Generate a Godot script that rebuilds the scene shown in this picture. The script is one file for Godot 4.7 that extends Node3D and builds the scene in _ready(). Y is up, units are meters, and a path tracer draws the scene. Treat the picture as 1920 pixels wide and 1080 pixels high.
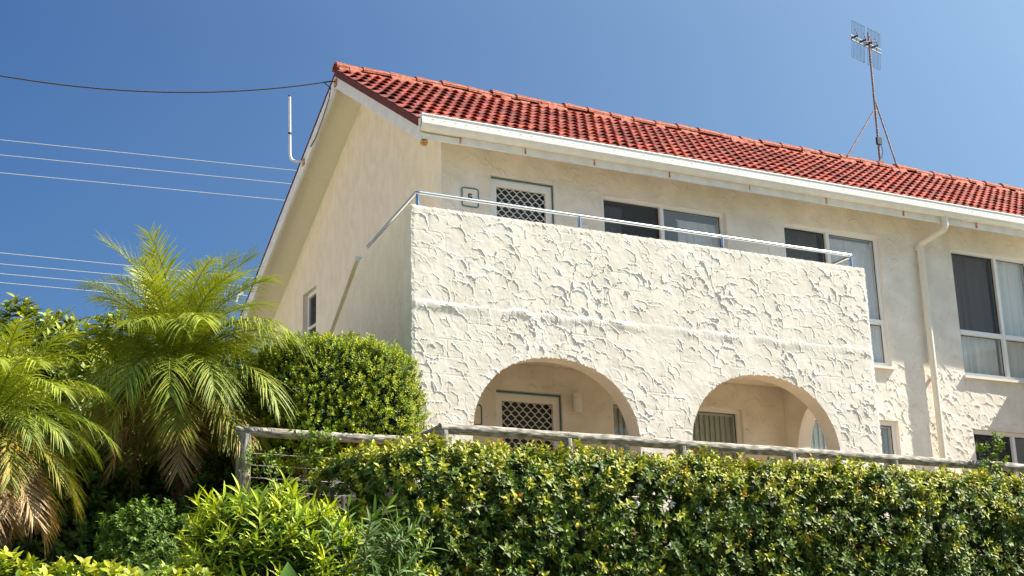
extends Node3D

# ------------------------------------------------------------------ mesh builder
class MB:
	var v := PackedVector3Array()
	var n := PackedVector3Array()
	var c := PackedColorArray()
	var ix := PackedInt32Array()
	var tint := Color(1, 1, 1)
	var colored := false
	func tri(a: Vector3, b: Vector3, d: Vector3) -> void:      # counter-clockwise from outside
		var k := v.size()
		var nn := (b - a).cross(d - a).normalized()
		v.append(a); v.append(b); v.append(d)
		n.append(nn); n.append(nn); n.append(nn)
		if colored:
			c.append(tint); c.append(tint); c.append(tint)
		ix.append(k); ix.append(k + 2); ix.append(k + 1)
	func quad(a: Vector3, b: Vector3, d: Vector3, e: Vector3) -> void:
		var k := v.size()
		var nn := (d - a).cross(e - b).normalized()
		v.append(a); v.append(b); v.append(d); v.append(e)
		for q in 4:
			n.append(nn)
			if colored: c.append(tint)
		ix.append(k); ix.append(k + 2); ix.append(k + 1)
		ix.append(k); ix.append(k + 3); ix.append(k + 2)
	func hexa(p: Array) -> void:   # p[0..3] bottom loop counter-clockwise from above, p[4..7] top loop
		quad(p[3], p[2], p[1], p[0]); quad(p[4], p[5], p[6], p[7])
		for k in 4:
			var m := (k + 1) % 4
			quad(p[k], p[m], p[m + 4], p[k + 4])
	func box(lo: Vector3, hi: Vector3) -> void:
		hexa([Vector3(lo.x, lo.y, hi.z), Vector3(hi.x, lo.y, hi.z), Vector3(hi.x, lo.y, lo.z), Vector3(lo.x, lo.y, lo.z),
			Vector3(lo.x, hi.y, hi.z), Vector3(hi.x, hi.y, hi.z), Vector3(hi.x, hi.y, lo.z), Vector3(lo.x, hi.y, lo.z)])
	func obox(t: Transform3D, s: Vector3) -> void:   # oriented box centred on t
		var h := s * 0.5
		var q := []
		for e in [Vector3(-h.x, -h.y, h.z), Vector3(h.x, -h.y, h.z), Vector3(h.x, -h.y, -h.z), Vector3(-h.x, -h.y, -h.z), Vector3(-h.x, h.y, h.z), Vector3(h.x, h.y, h.z), Vector3(h.x, h.y, -h.z), Vector3(-h.x, h.y, -h.z)]:
			q.append(t * e)
		hexa(q)
	func tube(path: Array, r0: float, r1: float, sides := 8, caps := true) -> void:
		var m := path.size()
		var side := Vector3.ZERO
		var start := v.size()
		for k in m:
			var t: Vector3 = (path[mini(k + 1, m - 1)] - path[maxi(k - 1, 0)]).normalized()
			if side == Vector3.ZERO:
				side = t.cross(Vector3.UP if absf(t.y) < 0.9 else Vector3.RIGHT).normalized()
			side = (side - t * side.dot(t)).normalized()
			var up := side.cross(t)
			var r := lerpf(r0, r1, float(k) / maxf(1.0, m - 1))
			for s in sides + 1:
				var a := TAU * s / sides
				var d := side * cos(a) + up * sin(a)
				v.append(path[k] + d * r); n.append(d)
				if colored: c.append(tint)
		for k in m - 1:
			for s in sides:
				var a := start + k * (sides + 1) + s
				var b := a + sides + 1
				ix.append(a); ix.append(a + 1); ix.append(b)
				ix.append(a + 1); ix.append(b + 1); ix.append(b)
		if caps:
			for e in [0, m - 1]:
				var o: int = start + e * (sides + 1)
				for s in sides:
					var a2 := v[o + s]
					var b2 := v[o + s + 1]
					if e == 0: tri(path[e], a2, b2)
					else: tri(path[e], b2, a2)
	func ribbon(pts: Array, wids: Array, nrm: Vector3) -> void:   # a narrow leaf, slightly folded
		var m := pts.size()
		var start := v.size()
		for k in m:
			var t: Vector3 = (pts[mini(k + 1, m - 1)] - pts[maxi(k - 1, 0)]).normalized()
			var s := t.cross(nrm).normalized()
			var up := s.cross(t).normalized()
			var w: float = wids[k]
			v.append(pts[k] - s * w + up * w * 0.35); v.append(pts[k]); v.append(pts[k] + s * w + up * w * 0.35)
			n.append((up + s * 0.35).normalized()); n.append(up); n.append((up - s * 0.35).normalized())
			for q in 3:
				if colored: c.append(tint)
		for k in m - 1:
			for q in 2:
				var a := start + k * 3 + q
				var b := a + 3
				ix.append(a); ix.append(b); ix.append(a + 1)
				ix.append(a + 1); ix.append(b); ix.append(b + 1)
	func mesh() -> ArrayMesh:
		var am := ArrayMesh.new()
		var arr := []
		arr.resize(Mesh.ARRAY_MAX)
		arr[Mesh.ARRAY_VERTEX] = v; arr[Mesh.ARRAY_NORMAL] = n; arr[Mesh.ARRAY_INDEX] = ix
		if colored: arr[Mesh.ARRAY_COLOR] = c
		am.add_surface_from_arrays(Mesh.PRIMITIVE_TRIANGLES, arr)
		return am

var used := {}
var rng := RandomNumberGenerator.new()
var eye := Vector3(-7.1345, -1.7049, 15.4867)

func numbered(parent: Node, called: String) -> String:
	var key := "%d/%s" % [parent.get_instance_id(), called]
	var k: int = used.get(key, 0)
	used[key] = k + 1
	return called if k == 0 else "%s_%03d" % [called, k]

func part(parent: Node, called: String, m: Mesh, mat: Material, t := Transform3D.IDENTITY) -> MeshInstance3D:
	var o := MeshInstance3D.new()
	o.name = numbered(parent, called)
	o.mesh = m
	if mat: o.material_override = mat
	o.transform = t
	o.cast_shadow = GeometryInstance3D.SHADOW_CASTING_SETTING_ON
	parent.add_child(o)
	return o

func thing(called: String, label: String, category: String, at := Vector3.ZERO, group := "") -> Node3D:
	var o := Node3D.new()
	o.name = numbered(self, called)
	o.position = at
	add_child(o)
	return tag(o, label, category, group)

func tag(o: Node, label: String, category: String, group := "") -> Node:
	o.set_meta("label", label)
	o.set_meta("category", category)
	if group: o.set_meta("group", group)
	return o

func structure(called: String, m: Mesh, mat: Material) -> MeshInstance3D:
	var o := part(self, called, m, mat)
	o.set_meta("kind", "structure")
	return o

func many(parent: Node, called: String, m: Mesh, mat: Material, ts: Array, cols: Array) -> MultiMeshInstance3D:
	var mm := MultiMesh.new()
	mm.transform_format = MultiMesh.TRANSFORM_3D
	mm.use_colors = true
	mm.mesh = m
	mm.instance_count = ts.size()
	for k in ts.size():
		mm.set_instance_transform(k, ts[k])
		mm.set_instance_color(k, cols[k])
	var o := MultiMeshInstance3D.new()
	o.name = numbered(parent, called)
	o.multimesh = mm
	o.material_override = mat
	o.set_meta("kind", "stuff")
	parent.add_child(o)
	return o

# ------------------------------------------------------------------ materials
func lin(r: float, g: float, b: float) -> Color:
	return Color(r, g, b).linear_to_srgb()

func mat(col: Color, rough := 0.7, metal := 0.0) -> StandardMaterial3D:
	var m := StandardMaterial3D.new()
	m.albedo_color = col
	m.roughness = rough
	m.metallic = metal
	return m

func noise_image(size: int, freq: float, octaves: int, sd: int, type := FastNoiseLite.TYPE_SIMPLEX_SMOOTH) -> Image:
	var f := FastNoiseLite.new()
	f.seed = sd
	f.noise_type = type
	f.frequency = freq
	f.fractal_octaves = octaves
	return f.get_seamless_image(size, size)

func mottle(size: int, freq: float, octaves: int, sd: int, dark: Color, light: Color, contrast := 1.0) -> ImageTexture:
	var im := noise_image(size, freq, octaves, sd)
	im.convert(Image.FORMAT_RGBA8)
	for y in size:
		for x in size:
			var t := clampf((im.get_pixel(x, y).r - 0.5) * contrast + 0.5, 0.0, 1.0)
			im.set_pixel(x, y, dark.lerp(light, t))
	return ImageTexture.create_from_image(im)

func tri_mat(tex: Texture2D, scale: float, rough: float, bump: Texture2D = null, bump_cm := 0.0, bscale := 0.0) -> StandardMaterial3D:
	var m := StandardMaterial3D.new()
	m.albedo_texture = tex
	m.roughness = rough
	m.uv1_triplanar = true
	m.uv1_world_triplanar = true
	m.uv1_scale = Vector3.ONE * scale
	if bump:
		m.heightmap_enabled = true
		m.heightmap_texture = bump
		m.heightmap_scale = bump_cm
	return m

func leaf_mat(rough := 0.42, back := 0.35) -> StandardMaterial3D:
	var m := StandardMaterial3D.new()
	m.vertex_color_use_as_albedo = true
	m.roughness = rough
	m.metallic_specular = 0.35
	m.backlight_enabled = true
	m.backlight = Color(back, back, back * 0.6)
	return m

# ------------------------------------------------------------------ trowelled stucco relief
func stucco(nx: int, ny: int, cell: float, strokes: int, sd: int, rmin: float, rmax: float, amp: float) -> PackedFloat32Array:
	var r := RandomNumberGenerator.new()
	r.seed = sd
	var stamps := []
	for k in 90:
		var rad := r.randf_range(rmin, rmax) / cell
		var th := r.randf_range(-PI, PI) if r.randf() < 0.12 else r.randfn(1.25, 0.55)
		var span := r.randf_range(0.7, 1.5)
		var s := int(ceil(rad * 1.3)) * 2 + 1
		var im := Image.create_empty(s, s, false, Image.FORMAT_RGBAF)
		var p1 := r.randf() * TAU
		var p2 := r.randf() * TAU
		var p3 := r.randf() * TAU
		var lift := r.randf_range(0.25, 1.0) * amp
		var base := r.randf_range(0.05, 0.30) * amp
		var mid := s / 2
		var lip := r.randf_range(0.009, 0.026) / cell / rad          # width of the raised lip as a share of the radius
		var squash := r.randf_range(0.75, 1.0)
		for y in s:
			for x in s:
				var dx := float(x - mid)
				var dy := float(mid - y)
				var a0 := atan2(dy, dx)
				var ang := wrapf(a0 - th, -PI, PI)
				var rr := rad * (1.0 + 0.09 * sin(ang * 2.0 + p1) + 0.05 * sin(ang * 5.0 + p2) + 0.025 * sin(ang * 13.0 + p3)) * (1.0 - (1.0 - squash) * absf(sin(ang)))
				var q := sqrt(dx * dx + dy * dy) / rr
				var da := absf(ang) / span
				if q >= 1.0 or da >= 1.0: continue
				var m := clampf((q - 0.1) / 0.3, 0.0, 1.0) * clampf((1.0 - da) / 0.22, 0.0, 1.0)
				m = m * m * (3.0 - 2.0 * m)
				var edge := clampf(1.0 - (1.0 - q) / lip, 0.0, 1.0)
				var h := base + lift * (0.12 * q * q + 0.88 * edge * edge) * (1.0 - 0.8 * da * da) + 0.04 * amp * sin(ang * 11.0 + p2) * q
				im.set_pixel(x, y, Color(h, h, h, m))
		stamps.append(im)
	var f := FastNoiseLite.new()
	f.seed = sd
	f.frequency = 0.012 / 0.008 * cell
	f.fractal_octaves = 4
	var cv := Image.create_empty(nx + 1, ny + 1, false, Image.FORMAT_RGBAF)
	for y in ny + 1:
		for x in nx + 1:
			var h := amp * (0.2 + 0.2 * f.get_noise_2d(x, y))
			cv.set_pixel(x, y, Color(h, h, h, 1))
	for k in strokes:
		var st: Image = stamps[r.randi() % stamps.size()]
		var s := st.get_width()
		cv.blend_rect(st, Rect2i(0, 0, s, s), Vector2i(r.randi_range(-s, nx), r.randi_range(-s, ny)))
	var d := cv.get_data().to_float32_array()
	var out := PackedFloat32Array()
	out.resize((nx + 1) * (ny + 1))
	for y in ny + 1:                              # row 0 of the result is the bottom of the wall
		for x in nx + 1:
			out[y * (nx + 1) + x] = maxf(0.0015, d[((ny - y) * (nx + 1) + x) * 4])
	return out

# a sheet of plaster on the plane x right, y up, z out of frame `t`; `hole` says where there is none
func relief_sheet(mb: MB, nx: int, ny: int, cell: float, h: PackedFloat32Array, hole: Callable, t: Transform3D, ragged := 0.0) -> void:
	var rf := FastNoiseLite.new()
	rf.seed = 77
	rf.frequency = 0.11
	var w := nx + 1
	var keep := PackedByteArray()
	keep.resize(nx * ny)
	for y in ny:
		for x in nx:
			keep[y * nx + x] = 0 if hole.call((x + 0.5) * cell, (y + 0.5) * cell) else 1
	var start := mb.v.size()
	mb.v.resize(start + w * (ny + 1))
	mb.n.resize(start + w * (ny + 1))
	var inv := 0.5 / cell
	for y in ny + 1:
		for x in w:
			var k := y * w + x
			var gx := (h[k + (1 if x < nx else 0)] - h[k - (1 if x > 0 else 0)]) * inv
			var gy := (h[k + (w if y < ny else 0)] - h[k - (w if y > 0 else 0)]) * inv
			var px := x * cell
			var py := y * cell
			if ragged > 0.0:
				var ex := mini(x, nx - x)
				if ex < 3: px += (-1.0 if x < 3 else 1.0) * ragged * maxf(0.0, 0.35 + rf.get_noise_2d(y, x * 0.5)) * (1.0 - ex / 3.0)
				if ny - y < 3: py += 0.6 * ragged * maxf(0.0, 0.35 + rf.get_noise_2d(x, 500.0)) * (1.0 - (ny - y) / 3.0)
			mb.v[start + k] = t * Vector3(px, py, h[k])
			mb.n[start + k] = t.basis * Vector3(-gx, -gy, 1.0).normalized()
	for y in ny:
		for x in nx:
			if keep[y * nx + x] == 0: continue
			var a := start + y * w + x
			mb.ix.append(a); mb.ix.append(a + w); mb.ix.append(a + 1)
			mb.ix.append(a + 1); mb.ix.append(a + w); mb.ix.append(a + w + 1)
			var x0 := x * cell
			var x1 := x0 + cell
			var y0 := y * cell
			var y1 := y0 + cell
			var ka := y * w + x
			if x == 0 or keep[y * nx + x - 1] == 0:
				mb.quad(t * Vector3(x0, y0, -0.002), t * Vector3(x0, y0, h[ka]), t * Vector3(x0, y1, h[ka + w]), t * Vector3(x0, y1, -0.002))
			if x == nx - 1 or keep[y * nx + x + 1] == 0:
				mb.quad(t * Vector3(x1, y0, h[ka + 1]), t * Vector3(x1, y0, -0.002), t * Vector3(x1, y1, -0.002), t * Vector3(x1, y1, h[ka + w + 1]))
			if y == 0 or keep[(y - 1) * nx + x] == 0:
				mb.quad(t * Vector3(x0, y0, -0.002), t * Vector3(x1, y0, -0.002), t * Vector3(x1, y0, h[ka + 1]), t * Vector3(x0, y0, h[ka]))
			if y == ny - 1 or keep[(y + 1) * nx + x] == 0:
				mb.quad(t * Vector3(x0, y1, h[ka + w]), t * Vector3(x1, y1, h[ka + w + 1]), t * Vector3(x1, y1, -0.002), t * Vector3(x0, y1, -0.002))

func arch_top(x: float, mid: float, half: float, spring: float, rise: float) -> float:
	var q := absf(x - mid) / half
	return -1.0 if q >= 1.0 else spring + rise * pow(1.0 - pow(q, 2.15), 1.0 / 2.15)

# wall of thickness with arches, local x right, y up, front at z = 0, back at z = -thick
func arch_core(mb: MB, width: float, height: float, thick: float, arches: Array, t: Transform3D) -> void:
	var xs := [0.0]
	var x := 0.0
	while x < width - 0.001:
		x += 0.03
		xs.append(minf(x, width))
	for a in arches:
		xs.append(a[0] - a[1]); xs.append(a[0] + a[1])
	xs.sort()
	for k in xs.size() - 1:
		var x0: float = xs[k]
		var x1: float = xs[k + 1]
		if x1 - x0 < 1e-4: continue
		var y0 := 0.0
		var y1 := 0.0
		var inside := false
		for a in arches:
			var m := (x0 + x1) * 0.5
			if absf(m - a[0]) < a[1]:
				inside = true
				y0 = maxf(arch_top(x0, a[0], a[1], a[2], a[3]), a[2])
				y1 = maxf(arch_top(x1, a[0], a[1], a[2], a[3]), a[2])
		var f := func(px: float, py: float, pz: float) -> Vector3: return t * Vector3(px, py, pz)
		mb.quad(f.call(x0, y0, 0), f.call(x1, y1, 0), f.call(x1, height, 0), f.call(x0, height, 0))
		mb.quad(f.call(x1, y1, -thick), f.call(x0, y0, -thick), f.call(x0, height, -thick), f.call(x1, height, -thick))
		mb.quad(f.call(x0, height, 0), f.call(x1, height, 0), f.call(x1, height, -thick), f.call(x0, height, -thick))
		mb.quad(f.call(x0, y0, -thick), f.call(x1, y1, -thick), f.call(x1, y1, 0), f.call(x0, y0, 0))
	for a in arches:
		for s in [-1, 1]:
			var jx: float = a[0] + a[1] * s
			var p := [t * Vector3(jx, 0, 0), t * Vector3(jx, 0, -thick), t * Vector3(jx, a[2], -thick), t * Vector3(jx, a[2], 0)]
			if s < 0: mb.quad(p[0], p[1], p[2], p[3])
			else: mb.quad(p[1], p[0], p[3], p[2])
	for e in [0.0, width]:
		var p := [t * Vector3(e, 0, -thick), t * Vector3(e, 0, 0), t * Vector3(e, height, 0), t * Vector3(e, height, -thick)]
		if e == 0.0: mb.quad(p[0], p[1], p[2], p[3])
		else: mb.quad(p[1], p[0], p[3], p[2])

var M := {}
var house: Node3D

func _ready() -> void:
	rng.seed = 7
	setup_camera_and_light()
	make_materials()
	build_ground()
	build_house()
	build_windows()
	build_roof()
	build_small_fittings()
	build_antenna_and_wires()
	build_fence()
	build_plants()

const SUN_AT := Vector3(0.9, 1.0, 0.25)
const EXPOSURE := 2.75

# clear air: paler towards the horizon and towards the sun
func clear_sky(sun: Vector3, exposure: float) -> ImageTexture:
	var im := Image.create_empty(512, 256, false, Image.FORMAT_RGBAF)
	var el := [-0.01, 10.0, 18.0, 26.0, 45.0, 90.0]
	var col := [Vector3(0.30, 0.45, 0.66), Vector3(0.145, 0.30, 0.56), Vector3(0.081, 0.207, 0.465), Vector3(0.045, 0.135, 0.375), Vector3(0.03, 0.10, 0.29), Vector3(0.025, 0.085, 0.25)]
	for y in 256:
		var th := (y + 0.5) / 256.0 * PI
		var e := maxf(0.0, 90.0 - rad_to_deg(th))
		var k := 0
		while k < 4 and e > el[k + 1]: k += 1
		var base: Vector3 = col[k].lerp(col[k + 1], clampf((e - el[k]) / (el[k + 1] - el[k]), 0.0, 1.0))
		for x in 512:
			var ph := (x + 0.5) / 512.0 * TAU
			var d := Vector3(sin(ph) * sin(th), maxf(0.0, cos(th)), -cos(ph) * sin(th)).normalized()
			var g := rad_to_deg(acos(clampf(d.dot(sun), -1.0, 1.0)))
			var glow := maxf(0.0, exp(-maxf(g, 30.0) / 20.0) - 0.0143)
			var c := (base + Vector3(4.15, 5.7, 6.3) * glow) / exposure
			im.set_pixel(x, y, Color(c.x, c.y, c.z, 1.0))
	return ImageTexture.create_from_image(im)

func setup_camera_and_light() -> void:
	var yaw := 0.480913
	var pitch := 0.284123
	var roll := -0.028165
	var fwd := Vector3(sin(yaw) * cos(pitch), sin(pitch), -cos(yaw) * cos(pitch))
	var right := Vector3(cos(yaw), 0, sin(yaw))
	var up := right.cross(fwd)
	var cam := Camera3D.new()
	cam.name = "camera"
	add_child(cam)
	cam.transform = Transform3D(Basis(right * cos(roll) + up * sin(roll), up * cos(roll) - right * sin(roll), -fwd), eye)
	cam.fov = 22.3185
	cam.near = 0.1
	cam.far = 2000.0
	cam.current = true
	var we := WorldEnvironment.new()
	we.name = "environment"
	var e := Environment.new()
	e.background_mode = Environment.BG_SKY
	var sky := Sky.new()
	var sm := PanoramaSkyMaterial.new()
	sm.panorama = clear_sky(SUN_AT.normalized(), EXPOSURE)
	sky.sky_material = sm
	e.sky = sky
	e.tonemap_mode = Environment.TONE_MAPPER_LINEAR
	e.tonemap_exposure = EXPOSURE
	e.sdfgi_enabled = true
	e.ssao_enabled = true
	e.ssil_enabled = true
	we.environment = e
	add_child(we)
	var sun := DirectionalLight3D.new()
	sun.name = "sun"
	sun.light_energy = 1.5
	sun.light_color = Color(1.0, 0.955, 0.88)
	sun.light_angular_distance = 0.5
	sun.shadow_enabled = true
	add_child(sun)
	sun.look_at_from_position(SUN_AT * 20.0, Vector3.ZERO)

func make_materials() -> void:
	var grain := ImageTexture.create_from_image(noise_image(512, 0.03, 5, 11))
	M.stucco = tri_mat(mottle(512, 0.008, 4, 3, lin(0.67, 0.625, 0.545), lin(0.81, 0.77, 0.70), 1.3), 0.42, 0.85, grain, 0.25)
	M.render = tri_mat(mottle(512, 0.010, 4, 5, lin(0.74, 0.67, 0.545), lin(0.82, 0.76, 0.645), 1.3), 0.5, 0.9, grain, 0.6)
	M.white = mat(lin(0.83, 0.80, 0.74), 0.8)
	M.render.uv1_scale = Vector3(0.9, 0.5, 0.9)          # brushed downwards
	M.soffit = mat(lin(0.80, 0.755, 0.63), 0.7)
	M.trim = tri_mat(mottle(256, 0.02, 4, 8, lin(0.70, 0.70, 0.68), lin(0.80, 0.80, 0.78), 1.4), 0.8, 0.45)
	M.frame = mat(lin(0.78, 0.78, 0.77), 0.35)
	M.slot = mat(lin(0.5, 0.5, 0.5), 0.6)
	M.teal = mat(lin(0.06, 0.16, 0.20), 0.5)
	M.black = mat(lin(0.015, 0.015, 0.018), 0.5)
	M.grille = mat(lin(0.72, 0.70, 0.66), 0.4)
	M.door_dark = mat(lin(0.025, 0.045, 0.06), 0.5)
	M.screen = mat(Color(0.12, 0.13, 0.16, 0.35), 0.9)
	M.screen.transparency = BaseMaterial3D.TRANSPARENCY_ALPHA
	M.glass = mat(Color(0.75, 0.8, 0.82, 0.12), 0.02)
	M.glass.metallic_specular = 0.45
	M.glass.transparency = BaseMaterial3D.TRANSPARENCY_ALPHA
	M.curtain = mat(lin(0.76, 0.75, 0.68), 0.9)
	M.curtain.backlight_enabled = true
	M.curtain.backlight = Color(0.3, 0.3, 0.3)
	M.lace = mat(lin(0.68, 0.69, 0.70), 0.9)
	M.blind = mat(lin(0.38, 0.45, 0.32), 0.8)
	M.interior = mat(lin(0.45, 0.42, 0.38), 0.9)
	M.paving = tri_mat(mottle(256, 0.02, 4, 12, lin(0.29, 0.20, 0.125), lin(0.37, 0.27, 0.175), 1.5), 0.4, 0.9)
	M.chrome = mat(lin(0.52, 0.55, 0.60), 0.26, 1.0)
	M.pipe = mat(lin(0.70, 0.66, 0.56), 0.35)
	M.rust = tri_mat(mottle(256, 0.03, 4, 14, lin(0.28, 0.10, 0.03), lin(0.66, 0.42, 0.20), 1.8), 3.0, 0.9)
	M.tiles = []
	for k in 5:
		var a: Array = [[0.50, 0.112, 0.066], [0.53, 0.125, 0.075], [0.47, 0.102, 0.062], [0.55, 0.14, 0.085], [0.42, 0.086, 0.054]][k]
		M.tiles.append(tri_mat(mottle(256, 0.016, 5, 20, lin(a[0] * 0.34, a[1] * 0.42, a[2] * 0.6), lin(a[0] * 1.05, a[1] * 1.05, a[2] * 1.05), 2.1), 0.55, 0.75, grain, 0.2))
	M.ridge = tri_mat(mottle(256, 0.03, 5, 31, lin(0.24, 0.055, 0.03), lin(0.48, 0.145, 0.08), 2.2), 1.6, 0.85, grain, 0.5)
	M.verge = tri_mat(mottle(256, 0.03, 4, 33, lin(0.09, 0.018, 0.014), lin(0.16, 0.035, 0.028), 1.6), 1.2, 0.8, grain, 0.3)
	M.wood = tri_mat(mottle(512, 0.022, 5, 41, lin(0.13, 0.11, 0.09), lin(0.50, 0.47, 0.41), 2.3), 1.0, 0.9, grain, 0.25)
	M.wood.uv1_scale = Vector3(0.55, 3.6, 2.2)           # grain runs along the rails
	M.post = M.wood.duplicate()
	M.post.uv1_scale = Vector3(3.6, 0.55, 3.6)
	M.mast = tri_mat(mottle(256, 0.03, 4, 16, lin(0.13, 0.075, 0.055), lin(0.42, 0.36, 0.34), 2.2), 3.0, 0.7)
	M.wire = mat(lin(0.55, 0.55, 0.56), 0.35, 1.0)
	M.cable = mat(lin(0.02, 0.02, 0.022), 0.6)
	M.line = mat(lin(0.42, 0.42, 0.43), 0.5)
	M.soil = tri_mat(mottle(256, 0.03, 4, 51, lin(0.035, 0.025, 0.016), lin(0.09, 0.065, 0.04), 1.5), 0.6, 0.95)
	M.grass = tri_mat(mottle(512, 0.03, 5, 52, lin(0.10, 0.11, 0.035), lin(0.24, 0.21, 0.10), 1.6), 0.5, 0.95)
	M.asphalt = tri_mat(mottle(512, 0.05, 4, 53, lin(0.04, 0.04, 0.04), lin(0.075, 0.073, 0.07), 1.6), 0.4, 0.9)
	M.concrete = tri_mat(mottle(256, 0.03, 4, 54, lin(0.52, 0.49, 0.43), lin(0.62, 0.59, 0.52), 1.4), 0.4, 0.9)
	M.path = tri_mat(mottle(256, 0.03, 4, 57, lin(0.22, 0.21, 0.19), lin(0.30, 0.28, 0.25), 1.4), 0.4, 0.9)
	M.bark = tri_mat(mottle(256, 0.03, 5, 55, lin(0.06, 0.04, 0.025), lin(0.20, 0.14, 0.09), 2.0), 2.5, 0.95, grain, 1.2)
	M.twig = mat(lin(0.20, 0.15, 0.10), 0.9)
	M.leaf = leaf_mat(0.5, 0.6)
	M.matte_leaf = leaf_mat(0.6, 0.65)
	M.frond = leaf_mat(0.5, 0.65)

# ------------------------------------------------------------------ setting
func ground_y(x: float, z: float) -> float:
	var y := 0.0
	if z > 3.3: y = -1.3 * smoothstep(3.2, 4.2, z) - 2.05 * smoothstep(4.6, 10.5, z)
	var left := 1.0 - smoothstep(-3.6, -3.2, x)
	var low := -0.95 + 0.6 * (1.0 - smoothstep(-5.0, 2.0, z))
	y = lerpf(y, minf(y, low), left)
	return y - 0.05

func build_ground() -> void:
	var mb := MB.new()
	var xs := []
	var zs := []
	for k in 61: xs.append(-9.0 + 0.4 * k)
	for k in 51: zs.append(-9.0 + 0.4 * k)
	xs.push_front(-40.0); xs.push_front(-900.0); xs.append(40.0); xs.append(900.0)
	zs.push_front(-40.0); zs.push_front(-900.0); zs.append(40.0); zs.append(900.0)
	for i in xs.size() - 1:
		for j in zs.size() - 1:
			var p := []
			for q in [[i, j + 1], [i + 1, j + 1], [i + 1, j], [i, j]]:
				p.append(Vector3(xs[q[0]], ground_y(xs[q[0]], zs[q[1]]), zs[q[1]]))
			mb.quad(p[0], p[1], p[2], p[3])
	structure("ground", mb.mesh(), M.grass)
	mb = MB.new()
	mb.box(Vector3(-3.3, -1.3, -7.5), Vector3(16, -0.004, 3.3))
	structure("terrace", mb.mesh(), M.paving)
	mb = MB.new()
	mb.box(Vector3(-60, -3.6, 9.9), Vector3(60, -3.24, 12.05))
	structure("footpath", mb.mesh(), M.path)
	mb = MB.new()
	mb.hexa([Vector3(-11.5, -3.4, 9.9), Vector3(-7.0, -3.4, 9.9), Vector3(-7.0, -1.0, -9), Vector3(-11.5, -1.0, -9), Vector3(-11.5, -3.24, 9.9), Vector3(-7.0, -3.24, 9.9), Vector3(-7.0, -0.25, -9), Vector3(-11.5, -0.25, -9)])
	structure("added_bounce_drive", mb.mesh(), M.concrete)  # pale slab added out of view to bounce sun onto the gable
	build_bounce_house()
	mb = MB.new()
	mb.box(Vector3(-60, -3.6, 12.2), Vector3(60, -3.38, 19.5))
	structure("road", mb.mesh(), M.asphalt)
	mb = MB.new()
	mb.box(Vector3(-60, -3.6, 12.05), Vector3(60, -3.26, 12.2))
	structure("kerb", mb.mesh(), M.concrete)

# unseen house added left of the frame so its sunny wall lights the gable
func build_bounce_house() -> void:
	var t := thing("added_bounce_house", "added pale house out of view on the far left that bounces sun onto the gable", "house", Vector3(-11.6, -3.0, -3.5))
	var mb := MB.new()
	mb.box(Vector3(-8, 0, -8), Vector3(0, 8.6, 6.5))
	part(t, "wall", mb.mesh(), M.white)
	mb = MB.new()
	mb.hexa([Vector3(-8.5, 8.6, 7), Vector3(0.5, 8.6, 7), Vector3(0.5, 8.6, -8.5), Vector3(-8.5, 8.6, -8.5), Vector3(-4.2, 10.6, 7), Vector3(-3.8, 10.6, 7), Vector3(-3.8, 10.6, -8.5), Vector3(-4.2, 10.6, -8.5)])
	part(t, "roof", mb.mesh(), M.ridge)
	for k in 6:
		var c := Vector3(0.0, 2.0 + 3.0 * (k % 2), -6.0 + 4.2 * (k / 2))
		mb = MB.new()
		mb.box(c + Vector3(0.0, -0.65, -0.8), c + Vector3(0.05, 0.65, 0.8))
		var w := part(t, "window", mb.mesh(), M.frame)
		mb = MB.new()
		mb.box(c + Vector3(0.05, -0.58, -0.73), c + Vector3(0.054, 0.58, -0.03))
		mb.box(c + Vector3(0.05, -0.58, 0.03), c + Vector3(0.054, 0.58, 0.73))
		part(w, "pane", mb.mesh(), M.door_dark)

# ------------------------------------------------------------------ house
const OPENINGS := [[0.68, 1.60, 2.75, 4.86], [2.31, 4.29, 3.0, 4.84], [5.26, 7.0, 2.89, 4.84], [8.37, 10.0, 2.88, 4.84],
	[0.68, 1.60, 0.0, 2.09], [2.31, 4.32, 0.04, 2.09], [5.26, 7.0, 0.9, 2.10], [8.40, 10.0, 0.95, 2.08]]
const FRONT := 1.617

func wing_x(z: float) -> float:
	return -1.107 + 0.107 * (FRONT - z)

func wing_top(z: float) -> float:
	return 3.69 - maxf(0.0, -0.55 - z) * 0.47

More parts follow.
